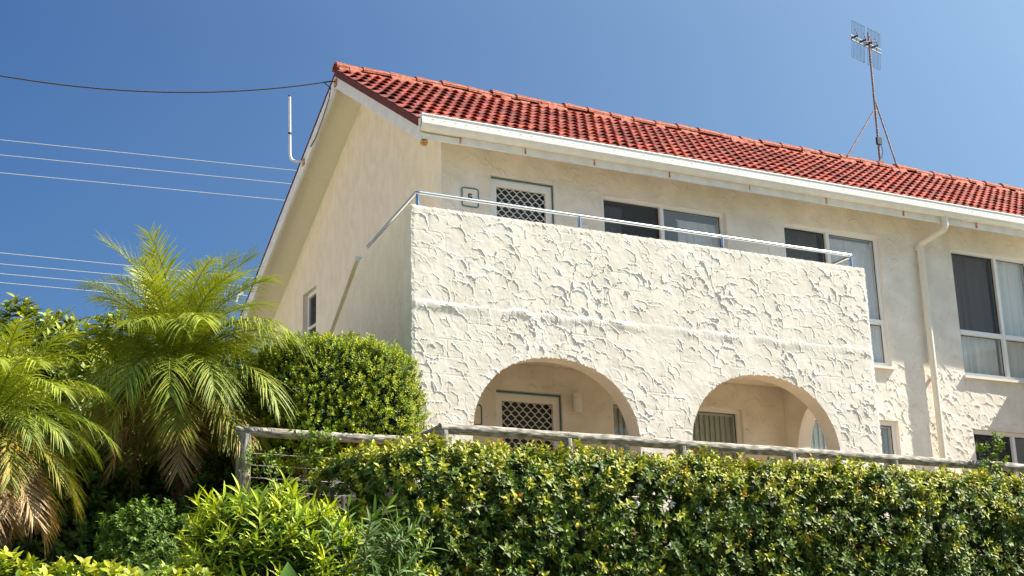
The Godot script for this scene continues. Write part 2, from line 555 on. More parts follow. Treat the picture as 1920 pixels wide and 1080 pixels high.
func build_house() -> void:
	house = thing("house", "two-storey cream stucco house with red tiled gable roof and arched balcony", "house")
	# front wall: trowelled sheet on a core with real openings
	var mb := MB.new()
	var cell := 0.0115
	var nx := int(10.7 / cell)
	var ny := int(5.36 / cell)
	var h := stucco(nx, ny, cell, 4600, 101, 0.07, 0.22, 0.019)
	var hole := func(x: float, y: float) -> bool:
		for o in OPENINGS:
			if x > o[0] and x < o[1] and y > o[2] and y < o[3]: return true
		return false
	relief_sheet(mb, nx, ny, cell, h, hole, Transform3D.IDENTITY)
	var cx := [0.0, 15.0]
	var cy := [0.0, 5.38]
	for o in OPENINGS:
		for k in 2:
			if not cx.has(o[k]): cx.append(o[k])
			if not cy.has(o[k + 2]): cy.append(o[k + 2])
	cx.sort(); cy.sort()
	for i in cx.size() - 1:
		for j in cy.size() - 1:
			if not hole.call((cx[i] + cx[i + 1]) * 0.5, (cy[j] + cy[j + 1]) * 0.5):
				mb.box(Vector3(cx[i], cy[j], -0.22), Vector3(cx[i + 1], cy[j + 1], 0.0))
	part(house, "front_wall", mb.mesh(), M.stucco)
	# gable wall with its window opening
	mb = MB.new()
	var top := func(z: float) -> float: return 6.93 - (0.665 * (z + 2.45) if z > -2.45 else 0.555 * (-2.45 - z)) + 0.06
	var zs := [-0.22, -1.3, -2.45, -4.55, -5.15, -6.64]
	for k in zs.size() - 1:
		var za: float = zs[k]
		var zb: float = zs[k + 1]
		var bands := [[0.0, 0.0, top.call(za), top.call(zb)]]
		if za == -4.55: bands = [[0.0, 0.0, 3.25, 3.25], [4.58, 4.58, top.call(za), top.call(zb)]]
		for b in bands:
			mb.hexa([Vector3(0, b[0], za), Vector3(0.22, b[0], za), Vector3(0.22, b[1], zb), Vector3(0, b[1], zb), Vector3(0, b[2], za), Vector3(0.22, b[2], za), Vector3(0.22, b[3], zb), Vector3(0, b[3], zb)])
	if false: mb.hexa([Vector3(0.001, 5.05, 0), Vector3(0.22, 5.05, 0), Vector3(0.22, 5.05, -0.22), Vector3(0.001, 5.05, -0.22), Vector3(0.001, 5.3, 0), Vector3(0.22, 5.3, 0), Vector3(0.22, 5.5, -0.22), Vector3(0.001, 5.5, -0.22)])
	part(house, "gable_wall", mb.mesh(), M.render)
	mb = MB.new(); mb.box(Vector3(0.22, 0, -6.64), Vector3(15, 4.6, -6.42)); part(house, "rear_wall", mb.mesh(), M.render)
	mb = MB.new(); mb.box(Vector3(14.78, 0, -6.42), Vector3(15, 5.0, -0.22)); part(house, "end_wall", mb.mesh(), M.render)
	mb = MB.new(); mb.box(Vector3(0.22, 2.48, -6.42), Vector3(14.78, 2.74, -0.22)); part(house, "upper_floor", mb.mesh(), M.interior)
	mb = MB.new(); mb.box(Vector3(0.22, 4.99, -6.42), Vector3(14.78, 5.04, -0.22)); part(house, "ceiling", mb.mesh(), M.interior)
	mb = MB.new(); mb.box(Vector3(5.0, 0.0, -6.42), Vector3(5.1, 2.48, -0.22)); mb.box(Vector3(4.8, 2.74, -6.42), Vector3(4.9, 4.99, -0.22)); mb.box(Vector3(7.6, 0.0, -6.42), Vector3(7.7, 2.48, -0.22)); mb.box(Vector3(7.6, 2.74, -6.42), Vector3(7.7, 4.99, -0.22)); mb.box(Vector3(1.9, 0.0, -6.42), Vector3(2.0, 2.48, -0.22)); mb.box(Vector3(1.9, 2.74, -6.42), Vector3(2.0, 4.99, -0.22))
	part(house, "partition", mb.mesh(), M.interior)
	# balcony block: front with two arches
	var x0 := -1.107
	var bw := 5.235 - x0
	var arches := [[0.64 - x0, 1.055, 1.18, 0.93], [3.485 - x0, 1.085, 1.2, 0.94]]
	var t := Transform3D(Basis.IDENTITY, Vector3(x0, 0, FRONT - 0.012))
	mb = MB.new()
	cell = 0.0072
	nx = int(bw / cell)
	ny = int(3.69 / cell)
	h = stucco(nx, ny, cell, 3000, 202, 0.05, 0.21, 0.0125)
	var f := FastNoiseLite.new()
	f.seed = 5
	f.frequency = 0.02
	var g := FastNoiseLite.new()
	g.seed = 15
	g.frequency = 0.12
	for y in ny + 1:
		for x in nx + 1:
			var yy := y * cell
			var line := 2.60 + 0.035 * f.get_noise_2d(x, 0) + 0.006 * g.get_noise_2d(x * 0.5, y * 0.5) + 0.010 * f.get_noise_2d(x * 4.0, 90.0)
			var d := yy - line
			var k := y * (nx + 1) + x
			if absf(d) < 0.12:
				var ledge := 0.011 * clampf(0.75 + 1.1 * f.get_noise_2d(x * 0.8, 40.0), 0.15, 1.2) * (1.0 - smoothstep(-0.008, 0.026, d)) * smoothstep(-0.12, -0.02, d)
				h[k] = h[k] * (0.7 + 0.3 * smoothstep(0.0, 0.06, absf(d))) + ledge
			# heavier and lighter patches, and faint joints of the blocks behind
			h[k] = 0.003 + h[k] * clampf(0.82 + 0.9 * f.get_noise_2d(x * 0.28 + 300.0, y * 0.28), 0.35, 1.2)
			var row := int(floor(yy / 0.2))
			var jx := fposmod(x * cell + 0.2 * (row % 2), 0.4)
			if (jx < cell or fposmod(yy, 0.2) < cell) and f.get_noise_2d(x * 0.35, y * 0.35 + 700.0) > 0.18: h[k] = maxf(0.0015, h[k] - 0.0022)
			# the corners are worn and lumpy
			var e := minf(minf(x * cell, (nx - x) * cell), (ny - y) * cell)
			if e < 0.03: h[k] = maxf(0.0015, h[k] * (0.35 + 0.65 * e / 0.03) + 0.004 * g.get_noise_2d(x * 0.7, y * 0.7))
	var ahole := func(x: float, y: float) -> bool:
		for a in arches:
			if absf(x - a[0]) < a[1] and y < maxf(a[2], arch_top(x, a[0], a[1], a[2], a[3])) + 0.002 - 0.022 * maxf(0.0, 0.2 + g.get_noise_2d(x * 160.0, y * 160.0)): return true
		return false
	relief_sheet(mb, nx, ny, cell, h, ahole, t, 0.02)
	arch_core(mb, bw, 3.69, 0.23, arches, t)
	var balcony := part(house, "balcony_wall", mb.mesh(), M.stucco)
	balcony.set_meta("label", "thickly trowelled white balcony front with two round arches")
	# right side wall with its own arch, seen through the second arch (local x runs back from the front)
	mb = MB.new()
	var ts := Transform3D(Basis(Vector3(0, 0, 1), Vector3.UP, Vector3(-1, 0, 0)), Vector3(5.02, 0, 0.0))
	arch_core(mb, FRONT - 0.245, 3.69, 0.21, [[0.76, 0.55, 1.3, 0.84]], ts)
	cell = 0.0135
	nx = int((FRONT - 0.245) / cell); ny = int(2.42 / cell)
	h = stucco(nx, ny, cell, 90, 303, 0.1, 0.26, 0.007)
	relief_sheet(mb, nx, ny, cell, h, func(x: float, y: float) -> bool: return absf(x - 0.76) < 0.55 and y < maxf(1.3, arch_top(x, 0.76, 0.55, 1.3, 0.84)) + 0.004, ts)
	part(house, "side_arch_wall", mb.mesh(), M.stucco)
	mb = MB.new()
	mb.box(Vector3(-0.85, 2.43, 0.015), Vector3(5.02, 2.75, FRONT - 0.245))
	mb.box(Vector3(-0.7, 2.43, -0.9), Vector3(-0.002, 2.75, 0.015))
	part(house, "balcony_slab", mb.mesh(), M.stucco)
	mb = MB.new()
	mb.box(Vector3(-0.84, 2.752, 0.02), Vector3(5.01, 2.775, FRONT - 0.25))
	part(house, "balcony_floor", mb.mesh(), M.paving)
	# stair wall running back beside the gable, its top falling with the stair
	mb = MB.new()
	var zz := [FRONT - 0.013, 0.5, -0.55, -1.5, -2.5, -3.6, -4.8]
	for k in zz.size() - 1:
		var za: float = zz[k]
		var zb: float = zz[k + 1]
		mb.hexa([Vector3(wing_x(za), 0, za), Vector3(wing_x(za) + 0.2, 0, za), Vector3(wing_x(zb) + 0.2, 0, zb), Vector3(wing_x(zb), 0, zb),
			Vector3(wing_x(za), wing_top(za), za), Vector3(wing_x(za) + 0.2, wing_top(za), za), Vector3(wing_x(zb) + 0.2, wing_top(zb), zb), Vector3(wing_x(zb), wing_top(zb), zb)])
	var back := Vector3(0.107, 0, -1.0).normalized()
	cell = 0.0125
	var wl := 3.6
	nx = int(wl / cell); ny = int(3.69 / cell)
	h = stucco(nx, ny, cell, 420, 404, 0.06, 0.2, 0.010)
	# local x runs from the back end to the front corner
	var tw := Transform3D(Basis(-back, Vector3.UP, (-back).cross(Vector3.UP)), Vector3(wing_x(FRONT - 0.013), 0, FRONT - 0.013) + back * (nx * cell))
	relief_sheet(mb, nx, ny, cell, h, func(x: float, y: float) -> bool: return y > wing_top(FRONT - (nx * cell - x) * 0.994) - 0.004, tw)
	part(house, "stair_wall", mb.mesh(), M.render)
	mb = MB.new()
	for k in range(2, zz.size() - 1):
		var za: float = zz[k]
		var zb: float = zz[k + 1]
		mb.hexa([Vector3(wing_x(za) - 0.05, wing_top(za) + 0.002, za), Vector3(wing_x(za) + 0.24, wing_top(za) + 0.002, za), Vector3(wing_x(zb) + 0.24, wing_top(zb) + 0.002, zb), Vector3(wing_x(zb) - 0.05, wing_top(zb) + 0.002, zb),
			Vector3(wing_x(za) - 0.05, wing_top(za) + 0.06, za), Vector3(wing_x(za) + 0.24, wing_top(za) + 0.06, za), Vector3(wing_x(zb) + 0.24, wing_top(zb) + 0.06, zb), Vector3(wing_x(zb) - 0.05, wing_top(zb) + 0.06, zb)])
	part(house, "stair_coping", mb.mesh(), M.render)
	# the next balcony of the row
	mb = MB.new()
	arch_core(mb, 4.8, 3.69, 0.23, [[1.3, 0.95, 1.18, 0.93], [3.6, 0.95, 1.18, 0.93]], Transform3D(Basis.IDENTITY, Vector3(10.13, 0, FRONT - 0.012)))
	mb.box(Vector3(10.13, 0, 0.013), Vector3(10.35, 3.69, FRONT - 0.243))
	mb.box(Vector3(10.36, 2.43, 0.015), Vector3(14.9, 2.75, FRONT - 0.245))
	part(house, "balcony_wall", mb.mesh(), M.stucco)
	# metal railing along the balcony top
	mb = MB.new()
	var ry := 3.875
	var rz := FRONT - 0.1
	var bl := wing_x(-0.5) + 0.1
	mb.tube([Vector3(bl, ry, -0.5), Vector3(-1.0, ry, rz - 0.03), Vector3(-0.99, ry, rz - 0.006), Vector3(-0.965, ry, rz), Vector3(2, ry, rz), Vector3(5.10, ry, rz), Vector3(5.13, ry, rz - 0.012), Vector3(5.135, ry, rz - 0.04), Vector3(5.135, ry, 0.01)], 0.021, 0.021, 12)
	var rail := part(house, "railing", mb.mesh(), M.chrome)
	rail.set_meta("label", "polished metal tube railing along the balcony top")
	for p in [Vector3(-0.985, 0, rz - 0.02), Vector3(1.07, 0, rz), Vector3(3.09, 0, rz), Vector3(5.12, 0, rz - 0.02)]:
		mb = MB.new()
		mb.tube([p + Vector3(0, 3.66, 0), p + Vector3(0, 3.862, 0)], 0.021, 0.021, 10)
		mb.tube([p + Vector3(0, 3.69, 0), p + Vector3(0, 3.70, 0)], 0.045, 0.045, 10)
		part(rail, "post", mb.mesh(), M.chrome)

# ------------------------------------------------------------------ windows and doors
func window(x0: float, x1: float, y0: float, y1: float, mull: float, transom: float, screen_left: bool, called := "window") -> void:
	var z := -0.075
	var mb := MB.new()
	var fw := 0.055
	mb.box(Vector3(x0, y1 - fw, z - 0.06), Vector3(x1, y1, z + 0.03))
	mb.box(Vector3(x0, y0, z - 0.06), Vector3(x1, y0 + fw, z + 0.03))
	mb.box(Vector3(x0, y0 + fw, z - 0.06), Vector3(x0 + fw, y1 - fw, z + 0.03))
	mb.box(Vector3(x1 - fw, y0 + fw, z - 0.06), Vector3(x1, y1 - fw, z + 0.03))
	var win := part(house, called, mb.mesh(), M.frame)
	mb = MB.new()
	mb.box(Vector3(mull - 0.028, y0 + fw, z - 0.05), Vector3(mull + 0.028, y1 - fw, z + 0.04))
	mb.box(Vector3(mull + 0.028, y0 + fw, z - 0.045), Vector3(mull + 0.042, y1 - fw, z + 0.01))
	part(win, "mullion", mb.mesh(), M.frame)
	var rows := [[y0 + fw, y1 - fw]]
	if transom > 0.0:
		mb = MB.new()
		mb.box(Vector3(x0 + fw, transom - 0.035, z - 0.05), Vector3(mull - 0.028, transom + 0.035, z + 0.036))
		mb.box(Vector3(mull + 0.042, transom - 0.035, z - 0.05), Vector3(x1 - fw, transom + 0.035, z + 0.036))
		part(win, "transom", mb.mesh(), M.frame)
		rows = [[y0 + fw, transom - 0.035], [transom + 0.035, y1 - fw]]
	for r in rows.size():
		for s in 2:
			var a: float = x0 + fw if s == 0 else mull + 0.042
			var b: float = mull - 0.028 if s == 0 else x1 - fw
			mb = MB.new()
			mb.box(Vector3(a, rows[r][0], z - 0.026), Vector3(b, rows[r][1], z - 0.02))
			part(win, "pane", mb.mesh(), M.glass)
			# slim dark gasket round the pane
			mb = MB.new()
			var gk := 0.008
			mb.box(Vector3(a, rows[r][0], z - 0.018), Vector3(b, rows[r][0] + gk, z - 0.008))
			mb.box(Vector3(a, rows[r][1] - gk, z - 0.018), Vector3(b, rows[r][1], z - 0.008))
			mb.box(Vector3(a, rows[r][0] + gk, z - 0.018), Vector3(a + gk, rows[r][1] - gk, z - 0.008))
			mb.box(Vector3(b - gk, rows[r][0] + gk, z - 0.018), Vector3(b, rows[r][1] - gk, z - 0.008))
			part(win, "gasket", mb.mesh(), M.black)
			if s == 0 and screen_left and r == rows.size() - 1:
				mb = MB.new()
				mb.box(Vector3(a + 0.002, rows[r][0] + 0.002, z - 0.006), Vector3(b - 0.002, rows[r][1] - 0.002, z - 0.003))
				part(win, "insect_screen", mb.mesh(), M.screen)
	if called == "window":
		mb = MB.new()
		mb.hexa([Vector3(x0 - 0.03, y0 - 0.05, 0.055), Vector3(x1 + 0.03, y0 - 0.05, 0.055), Vector3(x1 + 0.03, y0 - 0.05, 0.0), Vector3(x0 - 0.03, y0 - 0.05, 0.0),
			Vector3(x0 - 0.03, y0 - 0.012, 0.055), Vector3(x1 + 0.03, y0 - 0.012, 0.055), Vector3(x1 + 0.03, y0 - 0.001, 0.0), Vector3(x0 - 0.03, y0 - 0.001, 0.0)])
		part(win, "sill", mb.mesh(), M.stucco)

func curtain(x0: float, x1: float, y0: float, y1: float, z: float, m: Material, label: String, frill: bool, sd: int) -> void:
	var r := RandomNumberGenerator.new()
	r.seed = sd
	var ph := r.randf() * TAU
	var fr := r.randf_range(0.9, 1.2)
	var mb := MB.new()
	var cols := int((x1 - x0) / 0.012) + 2
	var rows := 10
	var fold := func(x: float, y: float) -> float:
		return z + (0.020 * sin(x * 48.0 * fr + ph + 1.3 * sin(x * 9.0)) + 0.022 * sin(x * 21.0 + ph * 2.0 + 0.4 * y) + 0.008 * sin(x * 97.0 + ph * 3.0)) * (0.55 + 0.45 * (y1 - y) / (y1 - y0))
	for j in rows:
		for i in cols:
			var xa := lerpf(x0, x1, float(i) / cols)
			var xb := lerpf(x0, x1, float(i + 1) / cols)
			var ya := lerpf(y0, y1, float(j) / rows)
			var yb := lerpf(y0, y1, float(j + 1) / rows)
			mb.quad(Vector3(xa, ya, fold.call(xa, ya)), Vector3(xb, ya, fold.call(xb, ya)), Vector3(xb, yb, fold.call(xb, yb)), Vector3(xa, yb, fold.call(xa, yb)))
	var t := thing("curtain", label, "curtain", Vector3.ZERO, "curtains behind the windows")
	part(t, "drape", mb.mesh(), m)
	mb = MB.new()
	mb.tube([Vector3(x0 - 0.03, y1 + 0.004, z), Vector3(x1 + 0.03, y1 + 0.004, z)], 0.009, 0.009, 6)
	part(t, "curtain_rod", mb.mesh(), M.frame)
	if frill:
		mb = MB.new()
		var n := int((x1 - x0) / 0.01)
		for i in n:
			var xa := lerpf(x0, x1, float(i) / n)
			var xb := lerpf(x0, x1, float(i + 1) / n)
			var la := y1 - 0.10 - 0.03 * absf(sin(xa * 21.0 + ph))
			var lb := y1 - 0.10 - 0.03 * absf(sin(xb * 21.0 + ph))
			var zb := z + 0.035
			mb.quad(Vector3(xa, la, zb + 0.015 * sin(xa * 75.0)), Vector3(xb, lb, zb + 0.015 * sin(xb * 75.0)), Vector3(xb, y1, zb - 0.02), Vector3(xa, y1, zb - 0.02))
		part(t, "frill", mb.mesh(), m)

func blind(x0: float, x1: float, y0: float, y1: float, label: String, turn: float) -> void:
	var t := thing("vertical_blind", label, "blind", Vector3((x0 + x1) * 0.5, y0, -0.19), "vertical blinds on the ground floor")
	var n := int((x1 - x0) / 0.082)
	var mb := MB.new()
	mb.box(Vector3(-0.044, 0.03, -0.0012), Vector3(0.044, y1 - y0 - 0.03, 0.0012))
	var m := mb.mesh()
	for k in n:
		part(t, "slat", m, M.blind, Transform3D(Basis(Vector3.UP, turn + rng.randf_range(-0.06, 0.06)), Vector3((k + 0.5 - n * 0.5) * 0.082, 0, 0)))
	mb = MB.new()
	mb.box(Vector3(-(x1 - x0) * 0.5, y1 - y0 - 0.03, -0.02), Vector3((x1 - x0) * 0.5, y1 - y0 + 0.01, 0.02))
	part(t, "head_rail", mb.mesh(), M.frame)

func door(y0: float, y1: float, label: String) -> void:
	var x0 := 0.68
	var x1 := 1.60
	var z := -0.06
	var mb := MB.new()
	# jambs and head
	mb.box(Vector3(x0, y0, z - 0.12), Vector3(x0 + 0.028, y1, z + 0.02))
	mb.box(Vector3(x1 - 0.028, y0, z - 0.12), Vector3(x1, y1, z + 0.02))
	mb.box(Vector3(x0 + 0.028, y1 - 0.03, z - 0.12), Vector3(x1 - 0.028, y1, z + 0.02))
	var d := part(house, "door", mb.mesh(), M.frame)
	d.set_meta("label", label)
	mb = MB.new()
	mb.box(Vector3(x0 + 0.03, y1 - 0.028, z + 0.02), Vector3(x1 - 0.004, y1 - 0.006, z + 0.03))
	mb.box(Vector3(x1 - 0.022, y0, z + 0.02), Vector3(x1 - 0.004, y1 - 0.028, z + 0.03))
	part(d, "edge_trim", mb.mesh(), M.teal)
	var a := x0 + 0.03
	var b := x1 - 0.03
	var top := y1 - 0.034
	var fw := 0.075
	mb = MB.new()
	mb.box(Vector3(a, top - 0.09, z - 0.03), Vector3(b, top, z + 0.012))
	mb.box(Vector3(a, y0 + 0.01, z - 0.03), Vector3(b, y0 + 0.14, z + 0.012))
	mb.box(Vector3(a, y0 + 0.14, z - 0.03), Vector3(a + fw, top - 0.09, z + 0.012))
	mb.box(Vector3(b - fw, y0 + 0.14, z - 0.03), Vector3(b, top - 0.09, z + 0.012))
	part(d, "security_frame", mb.mesh(), M.frame)
	mb = MB.new()
	mb.box(Vector3(x0 + 0.03, y0 + 0.01, z - 0.11), Vector3(x1 - 0.03, top, z - 0.075))
	part(d, "door_leaf", mb.mesh(), M.door_dark)
	mb = MB.new()
	var gx0 := a + fw
	var gx1 := b - fw
	var pitch := 0.113
	var n := int(round((gx1 - gx0) / (pitch * 0.5)))
	var step := (gx1 - gx0) / n
	var per := 0.112
	for k in n + 1:
		var pts := []
		var y := y0 + 0.14
		while y < top - 0.085:
			var w := sin(y / per * TAU)
			w = signf(w) * pow(absf(w), 0.8)
			var off := step * 0.46 * w * (1.0 if k % 2 == 0 else -1.0)
			pts.append(Vector3(clampf(gx0 + k * step + off, gx0 - 0.005, gx1 + 0.005), y, z - 0.008))
			y += per / 10.0
		for q in pts.size() - 1:
			var p0: Vector3 = pts[q]
			var p1: Vector3 = pts[q + 1]
			var s := (p1 - p0).cross(Vector3.BACK).normalized() * 0.0045
			var dz := Vector3(0, 0, 0.006)
			mb.quad(p0 - s + dz, p0 + s + dz, p1 + s + dz, p1 - s + dz)
			mb.quad(p0 + s + dz, p0 + s - dz, p1 + s - dz, p1 + s + dz)
			mb.quad(p0 - s - dz, p0 - s + dz, p1 - s + dz, p1 - s - dz)
	part(d, "diamond_grille", mb.mesh(), M.grille)
	mb = MB.new()
	mb.box(Vector3(b - 0.055, y0 + 0.98, z + 0.012), Vector3(b - 0.02, y0 + 1.14, z + 0.02))
	mb.tube([Vector3(b - 0.04, y0 + 1.06, z + 0.02), Vector3(b - 0.04, y0 + 1.06, z + 0.055), Vector3(b - 0.14, y0 + 1.06, z + 0.055)], 0.008, 0.008, 6)
	part(d, "handle", mb.mesh(), M.chrome)

func build_windows() -> void:
	window(2.31, 4.29, 3.0, 4.84, 3.265, 0.0, true)
	window(5.26, 7.0, 2.89, 4.84, 6.07, 3.545, true)
	window(8.37, 10.0, 2.88, 4.84, 9.29, 3.55, true)
	window(2.31, 4.32, 0.04, 2.09, 3.3, 0.0, false, "sliding_door")
	window(5.26, 7.0, 0.9, 2.10, 6.1, 0.0, false)
	window(8.40, 10.0, 0.95, 2.08, 9.22, 0.0, true)
	door(2.77, 4.86, "white diamond grille security door on the balcony")
	door(0.0, 2.09, "white diamond grille security door behind the left arch")
	# gable window
	var mb := MB.new()
	var gx := 0.08
	mb.box(Vector3(gx, 4.53, -5.15), Vector3(gx + 0.06, 4.58, -4.55))
	mb.box(Vector3(gx, 3.25, -5.15), Vector3(gx + 0.06, 3.30, -4.55))
	mb.box(Vector3(gx, 3.30, -5.15), Vector3(gx + 0.06, 4.53, -5.10))
	mb.box(Vector3(gx, 3.30, -4.60), Vector3(gx + 0.06, 4.53, -4.55))
	var w := part(house, "window", mb.mesh(), M.frame)
	mb = MB.new(); mb.box(Vector3(gx + 0.005, 4.02, -5.10), Vector3(gx + 0.055, 4.06, -4.60)); part(w, "transom", mb.mesh(), M.frame)
	mb = MB.new(); mb.box(Vector3(gx + 0.035, 3.30, -5.10), Vector3(gx + 0.041, 4.02, -4.60)); part(w, "pane", mb.mesh(), M.glass)
	mb = MB.new(); mb.box(Vector3(gx + 0.035, 4.06, -5.10), Vector3(gx + 0.041, 4.53, -4.60)); part(w, "pane", mb.mesh(), M.glass)
	mb = MB.new(); mb.box(Vector3(gx + 0.02, 3.31, -5.09), Vector3(gx + 0.023, 4.52, -4.61)); part(w, "insect_screen", mb.mesh(), M.screen)
	# curtains and blinds
	curtain(2.36, 2.72, 3.02, 4.74, -0.20, M.lace, "narrow grey curtain at left edge of window above the left arch", true, 1)
	curtain(3.62, 4.27, 3.02, 4.70, -0.20, M.lace, "frilled lace curtain in right half of window beside the balcony door", true, 2)
	curtain(5.30, 6.04, 2.9, 4.80, -0.22, M.lace, "dim curtain behind insect screen of window left of the downpipe", false, 3)
	curtain(6.06, 6.98, 2.9, 4.76, -0.19, M.lace, "pale lace curtain in window just left of the downpipe", true, 4)
	curtain(8.42, 9.26, 2.9, 4.80, -0.22, M.curtain, "off-white curtain behind dark screen of window right of the downpipe", false, 5)
	curtain(9.30, 9.98, 2.9, 4.80, -0.19, M.curtain, "off-white pleated curtain in right pane of window right of the downpipe", false, 6)
	blind(2.34, 3.28, 0.1, 2.05, "dark green vertical blind at right edge of the left arch", 0.5)
	blind(3.32, 4.29, 0.1, 2.05, "green vertical blind seen through the right arch", 0.35)
	blind(5.3, 6.97, 0.95, 2.06, "pale green vertical blind beside the right corner of balcony", 0.35)

# ------------------------------------------------------------------ roof
const RIDGE_Z := -2.45
const RIDGE_Y := 7.12
const PITCH := 0.645
const VERGE := -0.48

func build_roof() -> void:
	var mb := MB.new()
	var xe := 15.5
	var eave_z := 0.47
	var eave_y := RIDGE_Y - PITCH * (eave_z - RIDGE_Z)
	var rear_z := -7.15
	var rear_y := RIDGE_Y - 0.575 * (RIDGE_Z - rear_z)
	# decks under the tiles
	mb.hexa([Vector3(VERGE, eave_y - 0.07, eave_z - 0.05), Vector3(xe, eave_y - 0.07, eave_z - 0.05), Vector3(xe, RIDGE_Y - 0.05, RIDGE_Z), Vector3(VERGE, RIDGE_Y - 0.05, RIDGE_Z),
		Vector3(VERGE, eave_y - 0.02, eave_z - 0.05), Vector3(xe, eave_y - 0.02, eave_z - 0.05), Vector3(xe, RIDGE_Y, RIDGE_Z), Vector3(VERGE, RIDGE_Y, RIDGE_Z)])
	mb.hexa([Vector3(VERGE + 0.0, RIDGE_Y - 0.045, RIDGE_Z - 0.001), Vector3(xe, RIDGE_Y - 0.045, RIDGE_Z - 0.001), Vector3(xe, rear_y - 0.045, rear_z), Vector3(VERGE + 0.0, rear_y - 0.045, rear_z),
		Vector3(VERGE + 0.0, RIDGE_Y - 0.005, RIDGE_Z - 0.001), Vector3(xe, RIDGE_Y - 0.005, RIDGE_Z - 0.001), Vector3(xe, rear_y - 0.005, rear_z), Vector3(VERGE + 0.0, rear_y - 0.005, rear_z)])
	var roof := part(house, "roof", mb.mesh(), M.verge)
	# one roof tile: two rolls, a thick front edge
	var slope := Vector3(0, -PITCH, 1.0).normalized()
	var up := Vector3(0, 1.0, PITCH).normalized()
	var tiles := []
	for variant in 3:
		mb = MB.new()
		var seg := 18
		var wid := 0.302
		var prof := []
		for k in seg + 1:
			var u := fposmod(float(k) / seg * 2.0, 1.0)
			var hh := 0.0
			hh = 0.042 * pow(0.5 - 0.5 * cos(u * TAU), 0.8)
			prof.append([float(k) / seg * wid, hh + 0.0015 * sin(k * 2.1 + variant * 2.0)])
		for k in seg:
			var a: Array = prof[k]
			var b: Array = prof[k + 1]
			var f0: Vector3 = Vector3(a[0], 0, 0) + up * (a[1] + 0.036) + slope * 0.36
			var f1: Vector3 = Vector3(b[0], 0, 0) + up * (b[1] + 0.036) + slope * 0.36
			var r0: Vector3 = Vector3(a[0], 0, 0) + up * (a[1] * 0.3 + 0.006)
			var r1: Vector3 = Vector3(b[0], 0, 0) + up * (b[1] * 0.3 + 0.006)
			mb.quad(f0, f1, r1, r0)
			var thick := up * 0.014
			mb.quad(f0 - thick, f1 - thick, f1, f0)
			# the rolls are hollow, open at the lower end
			mb.quad(r0 - up * 0.004, r1 - up * 0.004, f1 - thick, f0 - thick)
		tiles.append(mb.mesh())
	var spots := []
	var courses := 11
	var pitch_len := (Vector2(eave_z - RIDGE_Z, eave_y - RIDGE_Y).length() - 0.02) / courses
	for r in courses:
		for k in 52:
			var p := Vector3(VERGE - 0.04 + k * 0.302, eave_y, eave_z) - slope * ((r + 1) * pitch_len + 0.01)
			spots.append([(p - eye).length(), p, r])
	spots.sort_custom(func(a, b): return a[0] < b[0])
	var rest := [SurfaceTool.new(), SurfaceTool.new()]
	for s in rest: s.begin(Mesh.PRIMITIVE_TRIANGLES)
	for k in spots.size():
		var jit := Transform3D(Basis(Vector3.UP, rng.randf_range(-0.006, 0.006)), spots[k][1] + up * rng.randf_range(-0.003, 0.004))
		var pick := rng.randi() % 5
		if k < 300: part(roof, "tile", tiles[rng.randi() % 3], M.tiles[pick], jit)
		else: rest[pick % 2].append_from(tiles[k % 3], 0, jit)
	for k in 2:
		part(roof, "tile_field", rest[k].commit(), M.tiles[k]).set_meta("kind", "stuff")
	# verge mortar strip on the gable edge
	mb = MB.new()
	for s in 2:
		var z1: float = eave_z - 0.02 if s == 0 else rear_z
		var y1: float = RIDGE_Y - PITCH * (z1 - RIDGE_Z) if s == 0 else rear_y
		var x0 := VERGE - 0.035
		var p := [Vector3(x0, y1 - 0.09, z1), Vector3(VERGE + 0.03, y1 - 0.09, z1), Vector3(VERGE + 0.03, RIDGE_Y - 0.09, RIDGE_Z), Vector3(x0, RIDGE_Y - 0.09, RIDGE_Z)]
		var q := []
		for e in p: q.append(e + Vector3(0, 0.12, 0))
		if s == 1:
			for k in 4:
				p[k] += Vector3(0.015, 0.055, 0)
				q[k] += Vector3(0.015, -0.04, 0)
		if s == 1:
			p = [p[3], p[2], p[1], p[0]]; q = [q[3], q[2], q[1], q[0]]
		mb.hexa(p + q)
	part(roof, "verge", mb.mesh(), M.verge)
	# ridge caps
	mb = MB.new()
	var len_ := 0.42
	for s in 2:
		for k in 12:
			var a0 := PI * k / 12.0
			var a1 := PI * (k + 1) / 12.0
			var ra := 0.108 + 0.004 * sin(k * 2.3)
			var rb := 0.088 + 0.003 * sin(k * 1.7)
			var c0 := Vector3(0, sin(a0) * ra, cos(a0) * ra)
			var c1 := Vector3(0, sin(a1) * ra, cos(a1) * ra)
			var d0 := Vector3(len_ + 0.04, sin(a0) * rb, cos(a0) * rb)
			var d1 := Vector3(len_ + 0.04, sin(a1) * rb, cos(a1) * rb)
			if s == 0: mb.quad(c0, d0, d1, c1)
			else: mb.quad(c0, c1, c1 * 0.86, c0 * 0.86)
	var cap := mb.mesh()
	for k in 39:
		part(roof, "ridge_tile", cap, M.ridge, Transform3D(Basis(Vector3.UP, rng.randf_range(-0.03, 0.03)) * Basis(Vector3.BACK, rng.randf_range(-0.016, 0.016)), Vector3(VERGE - 0.03 + k * 0.41, RIDGE_Y + 0.022 + rng.randf_range(-0.014, 0.010), RIDGE_Z)))
	mb = MB.new()
